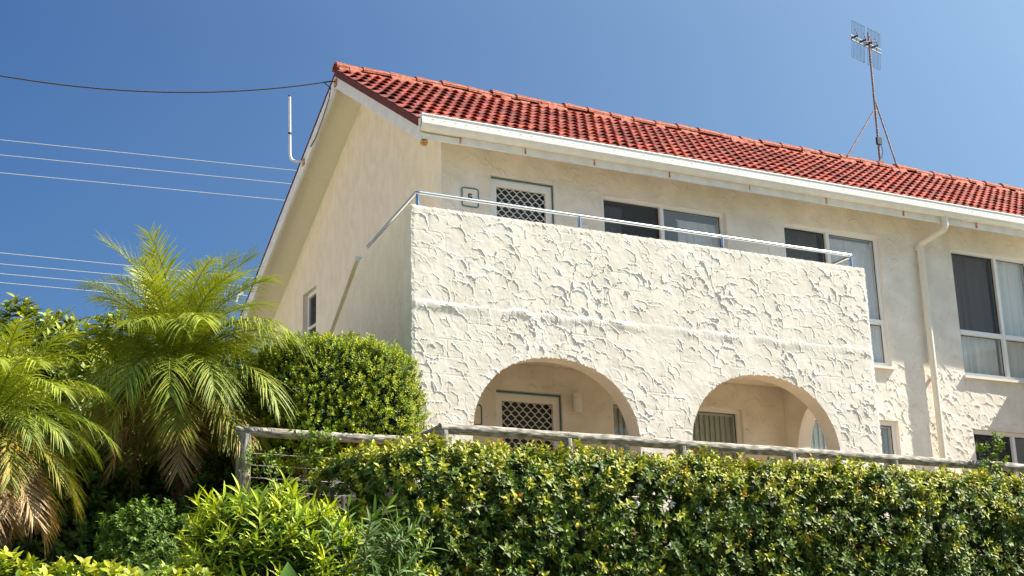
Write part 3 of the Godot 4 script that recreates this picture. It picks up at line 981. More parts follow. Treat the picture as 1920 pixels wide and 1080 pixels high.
	for k in 100:   # uneven bedding mortar below the caps
		var xa := VERGE + k * 0.16
		var dy := rng.randf_range(-0.05, 0.03)
		mb.hexa([Vector3(xa, RIDGE_Y - 0.10, RIDGE_Z + 0.16), Vector3(xa + 0.16, RIDGE_Y - 0.10, RIDGE_Z + 0.16), Vector3(xa + 0.16, RIDGE_Y - 0.10, RIDGE_Z), Vector3(xa, RIDGE_Y - 0.10, RIDGE_Z),
			Vector3(xa, RIDGE_Y + 0.01 + dy, RIDGE_Z + 0.10), Vector3(xa + 0.16, RIDGE_Y + 0.01 + dy, RIDGE_Z + 0.10), Vector3(xa + 0.16, RIDGE_Y + 0.06, RIDGE_Z), Vector3(xa, RIDGE_Y + 0.06, RIDGE_Z)])
	part(roof, "ridge_mortar", mb.mesh(), M.ridge)
	# barge boards and raking soffit
	var bt := RIDGE_Y - 0.05
	for s in 2:
		var z1: float = 0.43 if s == 0 else rear_z
		var y1: float = bt - (PITCH * (z1 - RIDGE_Z) if s == 0 else 0.575 * (RIDGE_Z - z1))
		var hgt := 0.225
		mb = MB.new()
		var p := [Vector3(VERGE - 0.012, y1 - hgt, z1), Vector3(VERGE + 0.02, y1 - hgt, z1), Vector3(VERGE + 0.02, bt - hgt, RIDGE_Z), Vector3(VERGE - 0.012, bt - hgt, RIDGE_Z)]
		var q := []
		for e in p: q.append(e + Vector3(0, hgt, 0))
		if s == 1:
			p = [p[3], p[2], p[1], p[0]]; q = [q[3], q[2], q[1], q[0]]
		mb.hexa(p + q)
		part(house, "barge_board", mb.mesh(), M.trim)
		# soffit lining in sheets with cover strips
		mb = MB.new()
		var strip := MB.new()
		var n := 3
		for k in n:
			var fa := float(k) / n
			var fb := float(k + 1) / n
			var a := Vector3(0, bt - 0.12, RIDGE_Z).lerp(Vector3(0, y1 - 0.12, z1), fa)
			var b := Vector3(0, bt - 0.12, RIDGE_Z).lerp(Vector3(0, y1 - 0.12, z1), fb)
			var lo := [Vector3(VERGE + 0.02, b.y, b.z), Vector3(0.1, b.y, b.z), Vector3(0.1, a.y, a.z), Vector3(VERGE + 0.02, a.y, a.z)]
			var hi := []
			for e in lo: hi.append(e + Vector3(0, 0.012, 0))
			if s == 1:
				lo = [lo[3], lo[2], lo[1], lo[0]]; hi = [hi[3], hi[2], hi[1], hi[0]]
			mb.hexa(lo + hi)
			if k > 0:
				strip = MB.new()
				strip.obox(Transform3D(Basis(Vector3.RIGHT, 0.6 if s == 0 else -0.52), Vector3((VERGE + 0.02) * 0.5, a.y - 0.003, a.z)), Vector3(-VERGE - 0.02, 0.006, 0.035))
				part(house, "cover_strip", strip.mesh(), M.soffit)
		part(house, "rake_soffit", mb.mesh(), M.soffit)
	# eave: fascia, lining, gutter
	mb = MB.new(); mb.box(Vector3(VERGE + 0.02, 5.02, 0.40), Vector3(15.5, 5.20, 0.43)); part(house, "fascia", mb.mesh(), M.trim)
	mb = MB.new(); mb.hexa([Vector3(VERGE + 0.02, 5.165, 0.40), Vector3(15.4, 5.165, 0.40), Vector3(15.4, 5.375, 0.012), Vector3(VERGE + 0.02, 5.375, 0.012), Vector3(VERGE + 0.02, 5.177, 0.40), Vector3(15.4, 5.177, 0.40), Vector3(15.4, 5.387, 0.012), Vector3(VERGE + 0.02, 5.387, 0.012)]); part(house, "eave_lining", mb.mesh(), M.soffit)
	mb = MB.new()
	var prof := [Vector2(0.431, 5.12), Vector2(0.47, 5.10), Vector2(0.505, 5.105), Vector2(0.535, 5.135), Vector2(0.545, 5.165), Vector2(0.556, 5.17), Vector2(0.556, 5.225), Vector2(0.551, 5.232), Vector2(0.551, 5.275), Vector2(0.558, 5.282), Vector2(0.556, 5.295), Vector2(0.542, 5.297), Vector2(0.538, 5.28), Vector2(0.535, 5.175), Vector2(0.50, 5.12), Vector2(0.431, 5.135)]
	for k in prof.size():
		var a: Vector2 = prof[k]
		var b: Vector2 = prof[(k + 1) % prof.size()]
		mb.quad(Vector3(VERGE - 0.02, a.y, a.x), Vector3(15.5, a.y, a.x), Vector3(15.5, b.y, b.x), Vector3(VERGE - 0.02, b.y, b.x))
	# end cap
	mb.hexa([Vector3(VERGE - 0.024, 5.10, 0.50), Vector3(VERGE - 0.02, 5.10, 0.50), Vector3(VERGE - 0.02, 5.11, 0.431), Vector3(VERGE - 0.024, 5.11, 0.431), Vector3(VERGE - 0.024, 5.297, 0.556), Vector3(VERGE - 0.02, 5.297, 0.556), Vector3(VERGE - 0.02, 5.285, 0.431), Vector3(VERGE - 0.024, 5.285, 0.431)])
	var gutter := part(house, "gutter", mb.mesh(), M.trim)
	mb = MB.new()
	for k in 100:
		var x := VERGE + 0.1 + k * 0.15
		mb.box(Vector3(x, 5.2275, 0.5545), Vector3(x + 0.045, 5.232, 0.557))
	part(gutter, "overflow_slots", mb.mesh(), M.slot)
	for x in [0.05, 0.95, 1.95, 3.1, 4.4, 5.7, 7.1, 8.5]:
		mb = MB.new()
		mb.box(Vector3(x, 5.03, 0.431), Vector3(x + rng.randf_range(0.012, 0.04), 5.112, 0.4332))
		part(gutter, "rusty_bracket", mb.mesh(), M.rust)
	# downpipe
	mb = MB.new()
	mb.tube([Vector3(7.86, 5.13, 0.47), Vector3(7.86, 4.98, 0.47), Vector3(7.855, 4.935, 0.455), Vector3(7.84, 4.91, 0.43), Vector3(7.72, 4.80, 0.14), Vector3(7.70, 4.775, 0.10), Vector3(7.695, 4.73, 0.085), Vector3(7.695, 2.6, 0.085), Vector3(7.695, 0.0, 0.085)], 0.049, 0.049, 16)
	var pipe := part(house, "downpipe", mb.mesh(), M.pipe)
	for y in [4.70, 2.75, 0.9]:
		mb = MB.new()
		mb.tube([Vector3(7.695, y, 0.085), Vector3(7.695, y + 0.045, 0.085)], 0.0535, 0.0535, 16)
		mb.box(Vector3(7.67, y + 0.005, 0.0), Vector3(7.72, y + 0.04, 0.04))
		part(pipe, "pipe_clip", mb.mesh(), M.pipe)

func build_small_fittings() -> void:
	# house number plates: a teal outline with a black figure
	for k in 2:
		var c := Vector3(0.385, 4.51, 0.008) if k == 0 else Vector3(0.365, 1.75, 0.008)
		var t := thing("number_plate", "teal outlined plate with the black number 5 beside balcony door" if k == 0 else "teal outlined number plate half hidden by the left arch", "sign", c, "house number plates")
		var mb := MB.new()
		var pts := []
		var hw := 0.113
		var hh := 0.122
		for q in 4:
			var cc := Vector2(hw - 0.03, hh - 0.03) * Vector2([1, -1, -1, 1][q], [1, 1, -1, -1][q])
			for s in 5:
				var a := PI * 0.5 * (q + s / 4.0)
				pts.append(Vector3(cc.x + cos(a) * 0.03, cc.y + sin(a) * 0.03, 0.008))
		pts.append(pts[0]); pts.append(pts[1])
		mb.tube(pts, 0.0085, 0.0085, 6, false)
		part(t, "rim", mb.mesh(), M.teal)
		mb = MB.new(); mb.box(Vector3(-hw + 0.004, -hh + 0.004, -0.008), Vector3(hw - 0.004, hh - 0.004, 0.004)); part(t, "plate", mb.mesh(), M.stucco)
		var tm := TextMesh.new()
		tm.text = "5" if k == 0 else "7"
		var sf := SystemFont.new()
		sf.font_names = PackedStringArray(["Droid Sans"])
		sf.font_weight = 700
		tm.font = sf
		tm.font_size = 64
		tm.pixel_size = 0.0021
		tm.depth = 0.006
		part(t, "figure", tm, M.black, Transform3D(Basis.IDENTITY, Vector3(0, 0.0, 0.008)))
	# wall lamp under the balcony
	var lamp := thing("wall_lamp", "white cylindrical wall lamp beside the lower door", "lamp", Vector3(1.78, 1.98, 0.07))
	var mb2 := MB.new()
	mb2.tube([Vector3(0, -0.115, 0), Vector3(0, -0.105, 0), Vector3(0, 0.06, 0)], 0.05, 0.056, 18)
	part(lamp, "diffuser", mb2.mesh(), M.frame)
	mb2 = MB.new()
	mb2.tube([Vector3(0, 0.062, 0), Vector3(0, 0.115, 0)], 0.058, 0.056, 18)
	mb2.box(Vector3(-0.03, 0.05, -0.07), Vector3(0.03, 0.11, -0.03))
	part(lamp, "cap", mb2.mesh(), M.trim)
	# rusty ball under the eave corner
	var ball := thing("rusty_float", "rust-orange ball hanging under the eave corner above the railing", "ball", Vector3(-0.40, 4.99, 0.38))
	var sp := SphereMesh.new()
	sp.radius = 0.048; sp.height = 0.096; sp.radial_segments = 18; sp.rings = 10
	part(ball, "ball", sp, M.rust)
	mb2 = MB.new()
	mb2.tube([Vector3(0, 0.03, 0), Vector3(0, 0.10, 0)], 0.008, 0.008, 6)
	part(ball, "stem", mb2.mesh(), M.rust)
	# bent conduit on the rear barge board
	var mast := thing("conduit_mast", "thin white bent conduit pole fixed to the gable barge board", "pole", Vector3(-0.5, 6.2, -3.76))
	mb2 = MB.new()
	mb2.tube([Vector3(0.0, 0.0, 0.0), Vector3(-0.11, 0.0, -0.02), Vector3(-0.17, 0.02, -0.03), Vector3(-0.195, 0.07, -0.035), Vector3(-0.20, 0.14, -0.035), Vector3(-0.22, 1.02, -0.035)], 0.019, 0.019, 10)
	part(mast, "pole", mb2.mesh(), M.trim)
	mb2 = MB.new(); mb2.tube([Vector3(-0.207, 0.42, -0.035), Vector3(-0.2075, 0.445, -0.035)], 0.027, 0.027, 10); part(mast, "band", mb2.mesh(), M.black)
	mb2 = MB.new(); mb2.tube([Vector3(-0.22, 1.02, -0.035), Vector3(-0.22, 1.035, -0.035)], 0.022, 0.022, 10); part(mast, "cap", mb2.mesh(), M.black)
	mb2 = MB.new(); mb2.box(Vector3(-0.01, -0.05, -0.05), Vector3(0.012, 0.05, 0.03)); part(mast, "bracket", mb2.mesh(), M.rust)

# ------------------------------------------------------------------ antenna and wires
func build_antenna_and_wires() -> void:
	var t := thing("tv_antenna", "rusty rooftop television antenna with four wire grid panels on the ridge", "antenna", Vector3(9.44, 7.2, -2.45))
	var mb := MB.new()
	mb.tube([Vector3(0, -0.05, 0), Vector3(0.01, 1.0, 0), Vector3(0.03, 2.5, 0)], 0.021, 0.017, 8)
	part(t, "mast", mb.mesh(), M.mast)
	mb = MB.new(); mb.tube([Vector3(-0.02, 1.0, 0), Vector3(-0.80, 0.0, 0.1)], 0.014, 0.014, 6); part(t, "stay", mb.mesh(), M.mast)
	mb = MB.new(); mb.tube([Vector3(0.0, 1.3, 0), Vector3(0.34, -0.09, 0.06)], 0.014, 0.014, 6); part(t, "stay", mb.mesh(), M.mast)
	mb = MB.new(); mb.box(Vector3(-0.06, 0.36, 0.01), Vector3(0.04, 0.49, 0.06)); mb.tube([Vector3(0.02, 0.34, 0.05), Vector3(0.05, 0.25, 0.04), Vector3(0.02, 0.12, 0.025)], 0.006, 0.006, 5); part(t, "amplifier_box", mb.mesh(), M.door_dark)
	mb = MB.new(); mb.box(Vector3(-0.06, -0.06, -0.06), Vector3(0.06, 0.05, 0.06)); part(t, "mast_foot", mb.mesh(), M.mast)
	var dir := Vector3(0.96, 0, -0.27).normalized()
	var out := Vector3(-0.27, 0, -0.96).normalized()
	var c := Vector3(0.03, 2.28, 0) + out * 0.06
	var tilt := Vector3(0.11, 1.0, 0.0).normalized()      # the panels lean on the old mast
	for k in 4:
		mb = MB.new()
		var a: float = [-0.44, -0.225, 0.045, 0.26][k]
		var w := 0.17
		for s in 5:
			var p := c + dir * (a + w * s / 4.0)
			mb.tube([p - tilt * 0.36, p + tilt * 0.36], 0.0032, 0.0032, 5)
		for s in [-0.36, 0.36]:
			mb.tube([c + dir * a + tilt * s, c + dir * (a + w) + tilt * s], 0.0055, 0.0055, 5)
		part(t, "grid_panel", mb.mesh(), M.door_dark)
	mb = MB.new()
	for s in [-0.03, 0.05]:
		mb.tube([c + dir * -0.47 + Vector3(0, s, 0), c + dir * 0.46 + Vector3(0, s, 0)], 0.011, 0.011, 6)
	part(t, "crossbar", mb.mesh(), M.line)
	mb = MB.new()
	for s in [-0.45, -0.2, -0.02, 0.16]:
		var p: Vector3 = c + dir * s
		mb.tube([p, p - out * 0.14], 0.016, 0.016, 6)
		mb.tube([p - out * 0.13 + Vector3(-0.05, -0.12, 0), p - out * 0.13, p - out * 0.13 + Vector3(-0.05, 0.12, 0)], 0.006, 0.006, 5)
	part(t, "dipole", mb.mesh(), M.black)
	mb = MB.new(); mb.tube([c + Vector3(-0.12, -0.02, 0.1), c + Vector3(0.0, 0.03, 0.09), c + Vector3(0.16, 0.06, 0.1)], 0.014, 0.012, 6); part(t, "clamp", mb.mesh(), M.mast)
	# service cable to the gable peak
	mb = MB.new()
	var pts := []
	for k in 41:
		var x := lerpf(-0.6, -12.0, k / 40.0)
		pts.append(Vector3(x, 6.91 - 0.72 * (1.0 - pow(1.0 - minf(1.0, (-0.6 - x) / 4.2), 2.0)) + 0.012 * pow(maxf(0.0, -4.8 - x), 2.0), -2.4))
	mb.tube(pts, 0.0095, 0.0095, 6)
	var cab := thing("service_cable", "dark service cable sagging from the left to the gable peak", "cable")
	part(cab, "cable", mb.mesh(), M.cable)
	mb = MB.new()
	mb.tube([Vector3(-0.6, 6.91, -2.4), Vector3(-0.505, 6.93, -2.42)], 0.01, 0.01, 6)
	mb.tube([Vector3(-0.7, 6.885, -2.4), Vector3(-0.56, 6.85, -2.47), Vector3(-0.52, 6.75, -2.65), Vector3(-0.51, 6.55, -2.95), Vector3(-0.505, 6.38, -3.25), Vector3(-0.505, 6.33, -3.45)], 0.007, 0.007, 6)
	part(cab, "tail", mb.mesh(), M.cable)
	mb = MB.new(); mb.box(Vector3(-0.512, 6.86, -2.46), Vector3(-0.492, 6.98, -2.40)); part(cab, "hook", mb.mesh(), M.rust)
	# overhead lines far behind, level with one another
	var lines := [[10.29, 10.57], [9.95, 10.23], [9.55, 9.81], [7.79, 7.86], [7.55, 7.65], [7.34, 7.44], [7.15, 7.22]]
	var words := ["highest of the pale overhead wires left of the house", "second highest pale overhead wire left of the house", "third highest pale overhead wire left of the house", "upper wire of the lower bundle left of the house", "second wire of the lower bundle left of the house", "third wire of the lower bundle left of the house", "lowest overhead wire, just above the palm"]
	for k in lines.size():
		mb = MB.new()
		pts = []
		for s in 31:
			var x := lerpf(-26.0, 30.0, s / 30.0)
			var u := (x + 3.3) / 6.4
			pts.append(Vector3(x, lerpf(lines[k][0], lines[k][1], u) - 0.0004 * (x - 2.0) * (x - 2.0) * 0.0, -15.0))
		mb.tube(pts, 0.008, 0.008, 5)
		var o := part(self, "overhead_wire", mb.mesh(), M.line)
		tag(o, words[k], "wire", "overhead power lines")
	var ins := thing("line_insulator", "small white insulator clamp on the lower wires beside the roof edge", "insulator", Vector3(1.94, 7.42, -15.0))
	mb = MB.new()
	mb.tube([Vector3(0, 0.22, 0), Vector3(0.01, 0.1, 0), Vector3(-0.06, -0.02, 0), Vector3(-0.1, -0.16, 0)], 0.02, 0.035, 8)
	mb.tube([Vector3(0.06, 0.06, 0), Vector3(-0.04, 0.0, 0)], 0.045, 0.03, 8)
	part(ins, "clamp", mb.mesh(), M.frame)

# ------------------------------------------------------------------ fence
func log_tube(mb: MB, a: Vector3, b: Vector3, r: float) -> void:
	var n := maxi(3, int(a.distance_to(b) / 0.25))
	var pts := []
	for k in n + 1:
		var p := a.lerp(b, float(k) / n)
		if k > 0 and k < n: p += Vector3(0, rng.randf_range(-0.004, 0.004), rng.randf_range(-0.004, 0.004))
		pts.append(p)
	mb.tube(pts, r, r * rng.randf_range(0.93, 1.05), 12)

func build_fence() -> void:
	var f := thing("log_fence", "weathered grey log rail fence with wires between hedge and house", "fence", Vector3.ZERO)
	var ry := 0.885
	var xs := [-1.5, -0.17, 1.16, 2.55, 3.95, 5.35, 6.75, 8.15]
	for k in xs.size() - 1:
		var mb := MB.new()
		log_tube(mb, Vector3(xs[k] + (0.0 if k else -0.03), ry, 3.2), Vector3(xs[k + 1], ry, 3.2), 0.052)
		part(f, "rail", mb.mesh(), M.wood)
	var mb2 := MB.new(); log_tube(mb2, Vector3(-1.5, ry, 3.22), Vector3(-1.5, ry, 2.48), 0.05); part(f, "rail", mb2.mesh(), M.wood)
	mb2 = MB.new(); log_tube(mb2, Vector3(-1.46, ry, 2.5), Vector3(-3.29, ry - 0.005, 2.5), 0.047); part(f, "rail", mb2.mesh(), M.wood)
	for x in xs:
		mb2 = MB.new()
		mb2.tube([Vector3(x, -0.05, 3.2), Vector3(x, 0.4, 3.2), Vector3(x, ry - 0.02, 3.2)], 0.062, 0.058, 12)
		part(f, "post", mb2.mesh(), M.post)
	for p in [Vector3(-3.2, -1.0, 2.5), Vector3(-1.5, -0.05, 2.5)]:
		mb2 = MB.new()
		mb2.tube([p, Vector3(p.x, 0.4, p.z), Vector3(p.x, ry - 0.035, p.z)], 0.072, 0.068, 14)
		part(f, "post", mb2.mesh(), M.post)
	for k in 4:
		var y: float = [0.68, 0.57, 0.455, 0.33][k]
		mb2 = MB.new()
		mb2.tube([Vector3(-3.2, y, 2.5), Vector3(-2.3, y - 0.008, 2.5), Vector3(-1.5, y, 2.5), Vector3(-1.5, y, 3.2), Vector3(8.15, y, 3.2)], 0.004, 0.004, 5)
		part(f, "wire", mb2.mesh(), M.wire)

# ------------------------------------------------------------------ plants
func leaf_shape(mb: MB, at: Vector3, dir: Vector3, nrm: Vector3, len_: float, wid: float, droop: float, col: Color, segs := 4) -> void:
	mb.tint = col
	var pts := []
	var ws := []
	var side := dir.cross(nrm).normalized()
	var up := side.cross(dir).normalized()
	for k in segs + 1:
		var s := float(k) / segs
		pts.append(at + dir * len_ * s + up * (-droop * len_ * s * s))
		ws.append(maxf(0.0008, wid * sin(PI * pow(s * 0.97 + 0.03, 0.8))))
	mb.ribbon(pts, ws, up)

func sprig(sd: int, n: int, len_: float, wid: float, shoot: float, spread: float, young: Color, old: Color, segs := 3) -> ArrayMesh:
	var r := RandomNumberGenerator.new()
	r.seed = sd
	var mb := MB.new()
	mb.colored = true
	mb.tint = Color(0.16, 0.12, 0.07)
	mb.tube([Vector3.ZERO, Vector3(0, shoot, 0)], len_ * 0.03, len_ * 0.015, 4, false)
	for k in n:
		var s := float(k) / maxf(1.0, n - 1)
		var az := k * 2.4 + r.randf_range(-0.4, 0.4)
		var el := lerpf(0.15, 1.0, s) + r.randf_range(-0.25, 0.25)      # lower leaves lie flat, tip leaves stand
		el = lerpf(el, el * 0.5, spread)
		var dir := Vector3(cos(az) * cos(el), sin(el), sin(az) * cos(el))
		var col := old.lerp(young, clampf(s * s + r.randf_range(-0.15, 0.15), 0.0, 1.0))
		var l := len_ * lerpf(1.0, 0.7, s) * r.randf_range(0.8, 1.15)
		leaf_shape(mb, Vector3(0, shoot * s, 0), dir, Vector3.UP + Vector3(r.randf_range(-0.3, 0.3), 0, r.randf_range(-0.3, 0.3)), l, wid * l / len_, r.randf_range(0.05, 0.35), col, segs)
	return mb.mesh()

func facing(dir: Vector3, at: Vector3, s: float, turn: float) -> Transform3D:
	var y := dir.normalized()
	var x := y.cross(Vector3(0.3, 0.2, 0.93)).normalized()
	var z := x.cross(y)
	return Transform3D(Basis(x, y, z) * Basis(Vector3.UP, turn) * Basis.from_scale(Vector3.ONE * s), at)

# picks the copies nearest the camera out of (transform, colour) pairs and makes single leaves of them
func single_leaves(parent: Node, spots: Array, n: int, len_: float, wid: float, tones: Array, m: Material) -> void:
	var meshes := []
	for c in tones:
		var mb := MB.new()
		mb.colored = true
		leaf_shape(mb, Vector3.ZERO, Vector3(0, 0.55, 0.83), Vector3(0, 0.83, -0.55), len_, wid, 0.25, c, 4)
		meshes.append(mb.mesh())
	spots.sort_custom(func(a, b): return (a.origin - eye).length_squared() < (b.origin - eye).length_squared())
	var stepk := maxi(1, mini(spots.size(), n * 3) / n)
	for k in mini(n, spots.size()):
		var t: Transform3D = spots[mini(k * stepk, spots.size() - 1)]
		part(parent, "leaf", meshes[rng.randi() % meshes.size()], m, Transform3D(t.basis.orthonormalized() * Basis(Vector3.UP, rng.randf() * TAU), t.origin + t.basis.y.normalized() * 0.02))

func build_plants() -> void:
	hedge()
	clipped_bush()
	oleander()
	front_hedge()
	palms()
	back_trees()
	understorey()

func stems(parent: Node, called: String, n: int, lo: Vector3, hi: Vector3, r0: float, lean: float, forks := 2) -> void:
	var mb := MB.new()
	for k in n:
		var p := Vector3(rng.randf_range(lo.x, hi.x), lo.y, rng.randf_range(lo.z, hi.z))
		var h := (hi.y - lo.y) * rng.randf_range(0.7, 1.0)
		var q := p + Vector3(rng.randf_range(-lean, lean), h * 0.5, rng.randf_range(-lean, lean))
		var e := q + Vector3(rng.randf_range(-lean, lean), h * 0.5, rng.randf_range(-lean, lean))
		mb.tube([p, p.lerp(q, 0.5) + Vector3(0.01, 0, 0.01), q, e], r0, r0 * 0.35, 5, false)
		for f in forks:
			var s := q.lerp(e, rng.randf() * 0.5)
			mb.tube([s, s + Vector3(rng.randf_range(-0.25, 0.25), rng.randf_range(0.1, 0.3), rng.randf_range(-0.25, 0.25))], r0 * 0.45, r0 * 0.2, 4, false)
	part(parent, called, mb.mesh(), M.twig)

func hedge() -> void:
	var t := thing("hedge", "long glossy green hedge with yellow new leaves in front of fence", "hedge", Vector3.ZERO)
	var fz := FastNoiseLite.new(); fz.seed = 3; fz.frequency = 0.9
	var fc := FastNoiseLite.new(); fc.seed = 9; fc.frequency = 1.3
	var kinds := [[], [], [], [], []]
	var cols := [[], [], [], [], []]
	var front := []
	var x0 := -2.85
	var x1 := 9.2
	for k in 16500:
		var x := rng.randf_range(x0, x1)
		# denser where it is nearer the camera
		if x > 4.5 and rng.randf() < 0.35: continue
		var u := rng.randf()
		var dep := rng.randf()
		dep = dep * dep
		var bulge := 0.16 * fz.get_noise_2d(x * 1.6, u * 3.0)
		var pos: Vector3
		var nrm: Vector3
		var endr := clampf((x - x0) / 0.45, 0.0, 1.0)
		var zf := 3.62 + (0.98 + bulge) * sqrt(1.0 - (1.0 - endr) * (1.0 - endr))
		var topy := 0.45 + 0.08 * fz.get_noise_2d(x * 2.6, 50.0) - 0.14 * (1.0 - endr)
		if u < 0.74:       # front face
			var y := lerpf(-1.3, topy, pow(rng.randf(), 0.8))
			var round_ := clampf((y - topy + 0.22) / 0.22, 0.0, 1.0)
			pos = Vector3(x, y, zf - 0.18 * round_ * round_ - dep * 0.42)
			nrm = Vector3(rng.randfn(0.0, 0.35) - (1.0 - endr) * 0.8, 0.55 + round_ * 0.8 + rng.randfn(0.0, 0.3), 1.0)
		else:              # top
			var z := rng.randf_range(3.42, zf - 0.1)
			pos = Vector3(x, topy + 0.03 + (zf - z) * 0.03 - dep * 0.3 + (rng.randf_range(0.02, 0.1) if rng.randf() < 0.06 else 0.0), z)
			nrm = Vector3(rng.randfn(0.0, 0.35), 1.0, rng.randfn(0.15, 0.35))
		var gap := fz.get_noise_3d(pos.x * 3.2, pos.y * 3.2, 7.0)
		if gap > 0.14 and dep < 0.5 and pos.y < topy - 0.12 and rng.randf() < 0.75: continue
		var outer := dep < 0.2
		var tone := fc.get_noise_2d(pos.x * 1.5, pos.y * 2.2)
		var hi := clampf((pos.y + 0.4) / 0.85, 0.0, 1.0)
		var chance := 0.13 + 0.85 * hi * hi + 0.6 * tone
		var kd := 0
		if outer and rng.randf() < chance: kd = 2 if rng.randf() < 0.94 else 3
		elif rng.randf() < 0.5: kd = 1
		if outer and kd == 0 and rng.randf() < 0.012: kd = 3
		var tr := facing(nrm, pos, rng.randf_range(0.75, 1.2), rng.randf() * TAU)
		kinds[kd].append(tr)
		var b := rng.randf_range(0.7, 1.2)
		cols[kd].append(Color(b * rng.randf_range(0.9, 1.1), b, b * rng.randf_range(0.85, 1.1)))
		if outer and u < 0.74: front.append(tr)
	for k in 3200:
		var x := rng.randf_range(x0 + 0.2, x1)
		kinds[0].append(facing(Vector3(rng.randfn(0, 0.6), rng.randfn(0.3, 0.6), 1.0), Vector3(x, rng.randf_range(-1.3, 0.38), rng.randf_range(3.45, 4.0)), rng.randf_range(0.8, 1.2), rng.randf() * TAU))
		cols[0].append(Color(0.9, 0.9, 0.9))
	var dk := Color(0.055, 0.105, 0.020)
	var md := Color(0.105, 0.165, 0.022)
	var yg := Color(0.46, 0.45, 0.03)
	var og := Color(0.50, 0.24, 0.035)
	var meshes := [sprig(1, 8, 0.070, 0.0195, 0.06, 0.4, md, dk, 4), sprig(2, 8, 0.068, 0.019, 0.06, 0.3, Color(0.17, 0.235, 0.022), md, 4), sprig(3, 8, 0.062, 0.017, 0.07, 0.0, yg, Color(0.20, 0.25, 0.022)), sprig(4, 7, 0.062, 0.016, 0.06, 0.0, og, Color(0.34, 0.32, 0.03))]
	for k in 4:
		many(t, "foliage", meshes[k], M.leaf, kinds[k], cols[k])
	single_leaves(t, front, 300, 0.082, 0.023, [md, dk, Color(0.12, 0.18, 0.022), yg, Color(0.07, 0.12, 0.02), dk], M.leaf)
	stems(t, "stem", 70, Vector3(-2.9, -1.35, 3.55), Vector3(8.2, 0.35, 4.3), 0.014, 0.18)
	# small white flower heads
	for at in [Vector3(1.20, 0.10, 4.6), Vector3(1.31, 0.01, 4.6), Vector3(0.11, 0.24, 4.6), Vector3(0.26, 0.27, 4.6), Vector3(-0.24, 0.19, 4.6), Vector3(0.37, 0.01, 4.6), Vector3(0.09, 0.05, 4.6), Vector3(-0.28, 0.04, 4.6)]:
		var mb := MB.new()
		for q in 26:
			var a := Vector3(rng.randfn(0, 1), rng.randfn(0, 1), rng.randfn(0.6, 1)).normalized()
			var s := a.cross(Vector3(0.2, 0.9, 0.1)).normalized() * 0.008
			var c := a * 0.026
			mb.quad(c - s - a.cross(s) * 0.6, c + s - a.cross(s) * 0.6, c + s + a * 0.006 + a.cross(s) * 0.6, c - s + a * 0.006 + a.cross(s) * 0.6)
		part(t, "flower", mb.mesh(), M.frame, Transform3D(Basis.IDENTITY, at))

func shell(t: Node, centre: Vector3, half: Vector3, power: float, count: int, meshes: Array, weights: Array, m: Material, sd: int, upward := 0.5, thick := 0.35, low := -1.0) -> Array:
	var f := FastNoiseLite.new(); f.seed = sd; f.frequency = 1.0
	var kinds := []
	var cols := []
	for k in meshes.size():
		kinds.append([]); cols.append([])
	var front := []
	for k in count:
		var d := Vector3(rng.randfn(0, 1), rng.randfn(0, 1), rng.randfn(0, 1)).normalized()
		if d.y < low: continue
		var rr := pow(pow(absf(d.x), power) + pow(absf(d.y), power) + pow(absf(d.z), power), -1.0 / power)
		rr *= 1.0 + 0.13 * f.get_noise_3dv(d * 3.0) + 0.08 * f.get_noise_3dv(d * 8.0)
		var dep := pow(rng.randf(), 1.7)
		var pos := centre + d * rr * (1.0 - dep * thick) * half
		if f.get_noise_3dv(d * 6.0 + Vector3(9, 9, 9)) > 0.33 and dep < 0.4 and rng.randf() < 0.6: continue
		var nrm := (d / half).normalized() + Vector3(rng.randfn(0, 0.3), upward + rng.randfn(0, 0.25), rng.randfn(0, 0.3))
		var roll := rng.randf()
		var kd := 0
		var acc := 0.0
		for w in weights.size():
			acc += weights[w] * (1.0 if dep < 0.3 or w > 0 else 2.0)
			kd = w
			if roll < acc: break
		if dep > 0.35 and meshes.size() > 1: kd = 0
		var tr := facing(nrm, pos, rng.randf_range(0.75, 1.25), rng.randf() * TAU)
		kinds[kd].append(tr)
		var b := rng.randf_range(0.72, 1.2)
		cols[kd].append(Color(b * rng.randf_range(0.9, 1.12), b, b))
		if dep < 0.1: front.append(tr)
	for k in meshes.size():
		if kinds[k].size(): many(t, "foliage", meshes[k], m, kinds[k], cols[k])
	return front

func clipped_bush() -> void:
	var t := thing("clipped_bush", "rounded clipped bright green bush against left corner of balcony", "bush", Vector3(-2.1, 0, 1.95))
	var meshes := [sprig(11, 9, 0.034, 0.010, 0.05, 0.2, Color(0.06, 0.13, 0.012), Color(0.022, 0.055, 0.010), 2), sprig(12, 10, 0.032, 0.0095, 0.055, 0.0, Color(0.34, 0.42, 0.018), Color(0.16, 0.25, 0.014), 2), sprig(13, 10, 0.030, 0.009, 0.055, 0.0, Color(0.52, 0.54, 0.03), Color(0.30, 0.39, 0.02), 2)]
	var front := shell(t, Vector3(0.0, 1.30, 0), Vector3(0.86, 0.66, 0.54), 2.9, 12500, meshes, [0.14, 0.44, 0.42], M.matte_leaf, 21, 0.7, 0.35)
	single_leaves(t, front, 200, 0.036, 0.011, [Color(0.08, 0.16, 0.014), Color(0.2, 0.3, 0.018), Color(0.36, 0.42, 0.03)], M.matte_leaf)
	stems(t, "trunk", 16, Vector3(-0.75, -0.05, -0.35), Vector3(0.7, 1.5, 0.35), 0.018, 0.15, 4)

